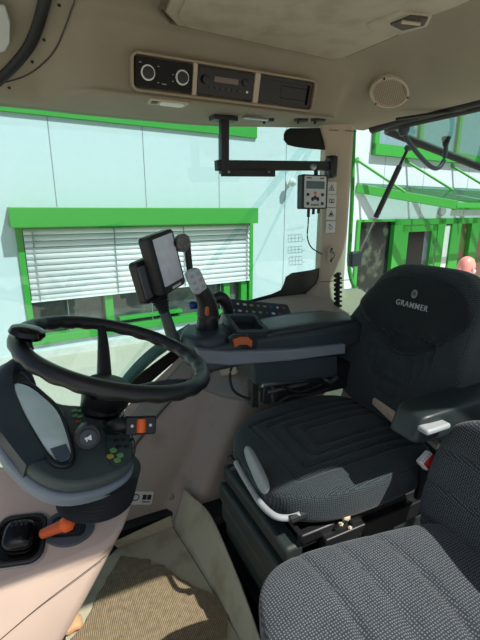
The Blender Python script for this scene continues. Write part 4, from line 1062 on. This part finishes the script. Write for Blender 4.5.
# mechanism below: slide rails, cables
mech = thing('armrest_mechanism', 'black and metal adjusting linkage under the right armrest console', 'mechanism', tq(270, 395, 1.05))
bm = BM(); q = [tq(*p, 1.02) for p in ((252, 380), (258, 380), (259, 408), (252, 408))]; prism(bm, q, (0, .03, 0)); q = [tq(*p, 1.0) for p in ((264, 386), (272, 388), (270, 405), (263, 404))]; prism(bm, q, (0, .02, 0)); pieces('upright', bm, 'steel', mech, bev=.003)
bm = BM(); tube(bm, [tq(262, 385, 1.0), tq(300, 380, 1.02), tq(336, 368, 1.05)], .008, 8); tube(bm, [tq(268, 392, 1.0), tq(340, 376, 1.05)], .006, 8); pieces('rail', bm, 'metal', mech)
bm = BM(); box2(bm, (.62, 1.02, .60), (.95, 1.16, .70)); obj('bracket_body', bm, 'blk', mech, bev=.01)
bm = BM(); tube(bm, spline([tq(276, 404, 1.0), tq(290, 396, 1.0), tq(312, 394, 1.0), tq(330, 388, 1.0)], 5), .005, 8); tube(bm, spline([tq(282, 386, 1.0), tq(300, 392, 1.0), tq(322, 384, 1.0)], 5), .004, 8); pieces('hose', bm, 'rubber', mech)
bm = BM(); c = tq(330, 378, 1.02); rbox(bm, (.08, .06, .03), 2.5, 8, lambda q, u: (q.x, q.y, q.z+.006*math.sin(q.x*120)), Matrix.Translation(c)); obj('torn_cover', bm, 'steel', mech)
bm = BM(); tube(bm, spline([tq(246, 360, 1.04), tq(233, 365, 1.04), tq(230, 378, 1.04), tq(234, 391, 1.04), tq(246, 398, 1.04), tq(256, 400, 1.02)], 6), .0042, 8)
tag(obj('looped_cable', bm, 'rubber'), 'black cable loop hanging in front of the fender beneath the armrest console', 'cable')

# ================================================================== DRIVER SEAT
ds_ = thing('driver_seat', 'dark fabric driver seat with GRAMMER lettering on the headrest', 'seat', (.72, .88, 0))
def groove(d, w): return math.exp(-(d/w)**2)
CS = Vector((.725, .885, .492))
def cushf(q, u):
    x, y, z = q
    w = 1-.10*max(0, -u[0])**2
    yy = y*w
    if z > 0:
        z += .018*abs(u[1])**2.5 - .012*(u[0] > 0)*u[0]**2
        ed = max(0, 1-max(abs(u[0])**6, abs(u[1])**6))
        g = 0                                         # nested U-shaped stitched channels
        lx_ = x+.03
        for k in range(4):
            hw = .045+.036*k; fx = -.02-.045*k
            d = min(abs(abs(y)-hw)+(max(0, fx-lx_))*5, abs(lx_-fx)+max(0, abs(y)-hw)*5)
            if k >= 2: d = min(d, 9)
            g = max(g, groove(d, .0065))
        z -= .009*g*ed
    return (x-.012*max(0, z)*0, yy, z)
bm = BM(); rbox(bm, (.54, .48, .125), 3.4, 64, cushf, Matrix.Translation(CS) @ Matrix.Rotation(math.radians(-4), 4, 'Y') @ Matrix.Rotation(math.radians(-3), 4, 'Z')); obj('seat_cushion', bm, 'fab', ds_, smooth=80)
BSm = Matrix.Translation((1.0, .86, .795)) @ Matrix.Rotation(math.radians(9), 4, 'Y')
def backf(q, u):
    x, y, z = q; t_ = u[2]
    w = lerp([(-1, .92), (-.5, 1.0), (-.1, .97), (.25, .87), (.5, .81), (.8, .75), (1, .64)], t_)
    yy = y*w-.040*sst(-.1, .7, t_)
    if x < 0:
        x -= .035*abs(u[1])**3*(1-max(0, t_)) ; x += .012*(1-abs(u[1])**2)*(1 if t_ < .2 else .3)
        ed = max(0, 1-max(abs(u[2])**6, abs(u[1])**6)); g = 0
        for k in range(4):
            hw = .04+.034*k; fz = -.16+.045*k
            d = min(abs(abs(y)-hw)+max(0, z-(fz+.08))*4+max(0, fz-z)*5, abs(z-fz)+max(0, abs(y)-hw)*5)
            g = max(g, groove(d, .0065))
        for k in range(3):
            d = abs(z-(.02+.03*k)-.25*abs(y)); g = max(g, groove(d, .006)*.8)
        if t_ < .25: x += .009*g*ed
    return (x, yy, z)
bm = BM(); rbox(bm, (.13, .49, .50), 4.5, 64, backf, BSm); 
bmesh.ops.recalc_face_normals(bm, faces=bm.faces); BACK = BVHTree.FromBMesh(bm); obj('backrest', bm, 'fabv', ds_, smooth=80)
def onback(px, py, off=.003):
    h = BACK.ray_cast(CAM, ray(px, py).normalized())
    if h[0] is None: return None, None
    n = h[1]; n = -n if n.dot(ray(px, py)) > 0 else n
    return h[0]+n*off, n
# headrest cover flap (local y,z bounds mapped onto the back)
bm = BM(); inv = BSm.inverted()
def backpt(y, z, off):
    o_ = BSm @ Vector((-.4, y, z)); d = BSm.to_3x3() @ Vector((1, 0, 0)); h = BACK.ray_cast(o_, d)
    if h[0] is None: return None
    n = h[1]; n = -n if n.dot(d) > 0 else n
    return h[0]+n*off
def flapf(u, v):
    y = -.195+.39*u; s = abs(y)/.195
    zb = -.020+.125*s**1.7; zt = .212-.055*s**3; z = zb+(zt-zb)*v
    off = .014*(min(1, v*8))**.5*(1-.9*s**8)+.001
    y2 = y*(1-.16*v**2)-.020*v-.022
    p = backpt(y2, z, off)
    return p if p else BSm @ Vector((0, y2, z))
grid(bm, flapf, 40, 24); obj('headrest_cover', bm, 'flap', ds_, smooth=80, solid=.004)
bm = BM(); tube(bm, [flapf(k/40, 0)+Vector((-.002, 0, 0)) for k in range(41)], .003, 8); obj('cover_piping', bm, 'flap', ds_)
# lettering
ctr = inv @ onback(416, 306)[0]
T0 = text_bm('GRAMMER', .0225, Matrix.Identity(4), .0006, True)
def put(bm_, y0, z0, off, m, nm):
    for v in bm_.verts:
        p = backpt(y0-v.co.x, z0+v.co.y, off+v.co.z)
        v.co = p
    return obj(nm, bm_, m, ds_, smooth=0)
put(T0, ctr.y, ctr.z, .0195, mat('lettering', (150, 158, 158), .6), 'lettering')
ct2 = inv @ onback(419, 295)[0]
b2 = BM(); lathe(b2, [(.012, -.0004), (.012, .0004), (.002, .0006)], Matrix.Identity(4), 24, sx=.85); put(b2, ct2.y, ct2.z, .0195, mat('logo_disc', (120, 130, 128), .6), 'logo_disc')
b2 = BM()
for k in (-1, 0, 1): box(b2, (k*.004, .001, .0008), (.0018, .013-.003*abs(k), .0004))
put(b2, ct2.y, ct2.z, .0200, 'flap', 'logo_mark')
# seat base, tiers
bm = BM(); box2(bm, (.50, .69, .03), (.98, 1.10, .43)); obj('suspension_base', bm, 'blk', ds_, bev=.01)
for k, (x0, z0, z1) in enumerate(((.462, .345, .395), (.448, .270, .335), (.455, .195, .262), (.470, .12, .187))):
    bm = BM(); box2(bm, (x0, .69-.006*(k == 1), z0), (1.0, 1.08, z1)); obj('suspension_cover', bm, 'susp', ds_, bev=.012, seg=3)
bm = BM(); box2(bm, (.47, .66, .004), (1.02, 1.12, .05)); obj('mounting_frame', bm, 'blk', ds_, bev=.008)
bm = BM(); box2(bm, (.50, .68, .40), (.96, 1.09, .43)); obj('seat_pan', bm, 'blk', ds_, bev=.005)
hp_ = [tq(236, 462, .95), tq(240, 470, .92), tq(252, 490, .84), tq(262, 505, .78), tq(275, 516, .73), tq(288, 518, .71), tq(300, 515, .70)]
bm = BM(); tube(bm, spline(hp_, 6), .0085, 12); obj('slide_bar', bm, 'grey', ds_)
a, b = tq(247, 449, .90), tq(266, 490, .77)
bm = BM(); mx_ = frame((a+b)/2, b-a, Vector((.3, 0, 1))); rbox(bm, ((b-a).length*1.1, .036, .022), 3.2, 14, lambda q, u: (q.x, q.y*(1+.15*u[0]), q.z), mx_); obj('height_lever', bm, 'grey', ds_)
bm = BM(); tube(bm, [tq(229, 456, .98), tq(240, 468, .96)], .007, 8); tube(bm, [tq(232, 470, .98), tq(248, 462, .95)], .008, 8); pieces('lever_pivot', bm, 'steel', ds_)
# cream strips at the cushion/back gap
bm = BM(); prism(bm, [aty(*p) for p in ((372, 404, .90), (377, 402, .90), (402, 423, .78), (398, 429, .78))], (.0, 0, .02)); prism(bm, [aty(*p) for p in ((417, 433, .74), (422, 431, .74), (440, 447, .66), (436, 451, .66))], (0, 0, .012)); tag(obj('hinge_strip', bm, 'cream', ds_, bev=.002), None, None)
# left armrest
am = BM(); AM = Matrix.Translation((.93, .600, .722)) @ Matrix.Rotation(math.radians(2), 4, 'Y')
rbox(am, (.43, .088, .078), 9, 20, lambda q, u: (q.x+.012*u[2]*(u[0] < 0), q.y, q.z*(1+.10*u[0]) + .006*u[0]), AM); obj('armrest', am, 'armpad', ds_, smooth=80)
bm = BM(); c = aty(434, 427, .550); box(bm, c, (.075, .03, .014)); obj('armrest_dial', bm, 'grey', ds_, bev=.005)
bm = BM(); tube(bm, [(1.12, .60, .73), (1.10, .64, .66), (1.06, .70, .56)], .018, 12); obj('armrest_bracket', bm, 'blk', ds_)
# side structure under cushion near camera
bm = BM(); tube(bm, [aty(290, 520, .70), aty(400, 478, .70)], .010, 8); tube(bm, [aty(345, 512, .69), aty(362, 538, .66)], .008, 8); pieces('side_rod', bm, 'steel', ds_)
bm = BM(); box2(bm, (.56, .66, .36), (.92, .69, .41)); obj('side_plate', bm, 'blk', ds_, bev=.004)
random.seed(3)
bm = BM()
for px, py, s in ((346, 517, .020), (341, 524, .010), (392, 486, .010), (402, 488, .008), (350, 528, .009)):
    rbox(bm, (s*1.3, s, s), 1.8, 6, lambda q, u: (q.x+random.uniform(-.0015, .0015), q.y+random.uniform(-.0015, .0015), q.z+random.uniform(-.0015, .0015)), Matrix.Translation(aty(px, py, .665)))
for o in pieces('torn_foam', bm, 'foam', ds_): tag(o, 'torn cream foam', None)
# belt buckle
bk = thing('belt_buckle', 'red and white seat belt buckle between the seats', 'belt buckle', aty(427, 459, .615))
bf = frame(aty(428, 460, .600), (aty(436, 455, .615)-aty(425, 467, .615)), (0, .4, 1))
bm = BM(); plate(bm, bf @ Matrix.Translation((0, -.004, -.02)), .040, .030, .004, .020); obj('buckle_body', bm, 'white', bk, bev=.003)
bm = BM(); plate(bm, bf @ Matrix.Translation((.002, -.007, .0)), .036, .019, .003, .005); obj('release_button', bm, 'red', bk, bev=.001)
bm = BM()
for k in range(4): box(bm, (-.012+.008*k, .008, .001), (.003, .004, .002), bf)
obj('slot_rib', bm, 'grey', bk)
bm = BM(); tube(bm, [bf @ Vector((0, -.01, -.02)), aty(424, 474, .64)-Vector((0, 0, .03)), Vector((.86, .65, .44))], .010, 8, sx=1.4); obj('buckle_stem', bm, 'blk', bk)

# ================================================================== INSTRUCTOR SEAT
ps = thing('instructor_seat', 'grey patterned fabric instructor seat nearest the camera, bottom right', 'seat', (.55, .35, 0))
def pcf(q, u):
    x, y, z = q; yy = y*(1-.06*max(0, -u[0])**2)
    if z > 0:
        z += .010*abs(u[1])**2
        ed = max(0, 1-max(abs(u[0])**8, abs(u[1])**8)); g = 0
        for x0 in (-.105, -.02, .075):
            g = max(g, groove(x-(x0-1.1*(y-.02)**2+.0*y), .008))
        z -= .010*g*ed
    return (x, yy, z)
bm = BM(); PSm = Matrix.Translation((.525, .345, .445)) @ Matrix.Rotation(math.radians(-13), 4, 'Z') @ Matrix.Rotation(math.radians(-3), 4, 'Y')
rbox(bm, (.53, .46, .12), 5, 64, pcf, PSm); obj('seat_cushion', bm, 'fab2', ps, smooth=80)
def pbf(q, u):
    x, y, z = q
    w = lerp([(-1, .95), (0, 1), (.6, .98), (1, .8)], u[2])
    if x < 0:
        x -= .02*abs(u[1])**2; ed = max(0, 1-max(abs(u[2])**8, abs(u[1])**8)); g = 0
        for z0 in (.09, .0, -.09): g = max(g, groove(z-(z0-.8*y*y), .008))
        x += .010*g*ed
    return (x, y*w, z)
bm = BM(); PBm = Matrix.Translation((.815, .365, .578)) @ Matrix.Rotation(math.radians(-13), 4, 'Z') @ Matrix.Rotation(math.radians(14), 4, 'Y')
rbox(bm, (.13, .44, .36), 4.5, 56, pbf, PBm); obj('backrest', bm, 'fab2v', ps, smooth=80)
bm = BM(); box2(bm, (.40, .20, .004), (.74, .50, .39)); obj('seat_pedestal', bm, 'blk', ps, bev=.01)

# ================================================================== FLOOR COVERINGS
fs = thing('floor_sheet', 'beige protective sheet on the cab floor folded up beside the driver seat', 'floor covering', (.3, 1.1, .004))
fp = [(173, 527), (205, 578), (228, 618), (244, 650), (250, 700), (60, 700), (66, 636), (84, 600), (100, 565), (118, 548), (150, 536)]
bm = BM(); prism(bm, [atz(*p, .006) for p in fp], (0, 0, -.003)); obj('flat_sheet', bm, 'sheet', fs, smooth=0)
lo_ = [(173, 527), (180, 538), (205, 578), (228, 618), (244, 650), (262, 700)]
zt_ = [.155, .160, .150, .135, .125, .12]; hi_ = [(184, 489), (192, 496), (210, 514), (231, 560), (253, 618), (276, 690)]
bm = BM(); A = spline([atz(*p, .004) for p in lo_], 4); B = spline([atz(*p, z) for p, z in zip(hi_, zt_)], 4); rows = []
for i, (p, q) in enumerate(zip(A, B)):
    rows.append([bm.verts.new(p.lerp(q, j/6)+Vector((.010*math.sin(j/6*PI)*math.sin(i*.35)*.5, .0, 0))) for j in range(7)])
for X, Y in zip(rows, rows[1:]):
    for j in range(6): bm.faces.new((X[j], X[j+1], Y[j+1], Y[j]))
obj('upright_flap', bm, 'sheet', fs, solid=.004, smooth=60)
bm = BM(); tube(bm, [p+Vector((0, 0, .002)) for p in A], .002, 6); obj('fold_line', bm, 'seam', fs)
bm = BM(); q = [(173, 527), (150, 536), (118, 548), (112, 543), (140, 530), (171, 516)]; 
prism(bm, [atz(p[0], p[1], .007+(.05 if i in (3, 4, 5) else 0)) for i, p in enumerate(q)], (0, 0, .002)); obj('front_fold', bm, 'sheet', fs, smooth=0)
mp = [(121, 557), (128, 558), (150, 561), (152, 566), (164, 567), (176, 577), (196, 589), (226, 600), (229, 612), (226, 640), (222, 700), (50, 700), (72, 640), (86, 624), (98, 596)]
mpt = [atz(*p, .009) for p in mp]
mp2 = []
for a, b in zip(mpt, mpt[1:]+mpt[:1]):
    for k in range(5): p = a.lerp(b, k/5); mp2.append(p+Vector((random.uniform(-.0025, .0025), random.uniform(-.0025, .0025), 0)))
bm = BM(); prism(bm, mp2, (0, 0, .007)); tag(obj('floor_mat', bm, 'matt', smooth=0), 'ragged brown woven mat lying on the beige floor sheet', 'mat')
bm = BM(); c = atz(72, 628, .012); rbox(bm, (.06, .05, .03), 3, 10, lambda q, u: (q.x, q.y, q.z+.003*math.sin(q.x*160)), Matrix.Translation(c+Vector((0, 0, .016)))); tag(obj('tan_block', bm, 'wood'), 'small tan lump on the floor at the foot of the front console', 'block')
# dark kick panel by the far floor edge
bm = BM(); box2(bm, (-.3, 1.34, .0), (.42, 1.40, .05)); struct('baseboard_right', bm, 'rubber', bev=.01)
struct('trim_12', box2(BM(), (.43, 1.15, 0), (1.3, 1.40, .12)), 'rubber', bev=.02)

# ================================================================== LIGHT, SKY, CAMERA
w = bpy.data.worlds.new('World'); sc.world = w; w.use_nodes = True; nt = w.node_tree
sky = nt.nodes.new('ShaderNodeTexSky'); sky.sky_type = 'NISHITA'; sky.sun_disc = False; sky.sun_elevation = math.radians(50); sky.sun_rotation = math.radians(200)
sky.air_density = 1.0; sky.dust_density = 1.5
nt.links.new(sky.outputs['Color'], nt.nodes['Background'].inputs['Color']); nt.nodes['Background'].inputs['Strength'].default_value = .105
sd = bpy.data.lights.new('sun', 'SUN'); sd.energy = 6.6; sd.angle = math.radians(.6); sd.color = (1, .95, .88)
so_ = bpy.data.objects.new('sun', sd); C.objects.link(so_)
trav = Vector((-.38, .68, -1.0)).normalized(); so_.rotation_euler = trav.to_track_quat('-Z', 'Y').to_euler(); so_.location = (0, -3, 5)
cam = bpy.data.cameras.new('camera'); co = bpy.data.objects.new('camera', cam); C.objects.link(co)
cam.sensor_fit = 'VERTICAL'; cam.sensor_height = 36; cam.lens = F/640*36; cam.clip_start = .02
fwd = Vector((SY*CP, CY*CP, -SP)); co.location = CAM; co.rotation_euler = fwd.to_track_quat('-Z', 'Y').to_euler()
sc.camera = co
sc.view_settings.view_transform = 'Standard'; sc.view_settings.look = 'None'; sc.view_settings.gamma = 1; sc.view_settings.exposure = -.03
sc.view_settings.use_curve_mapping = False
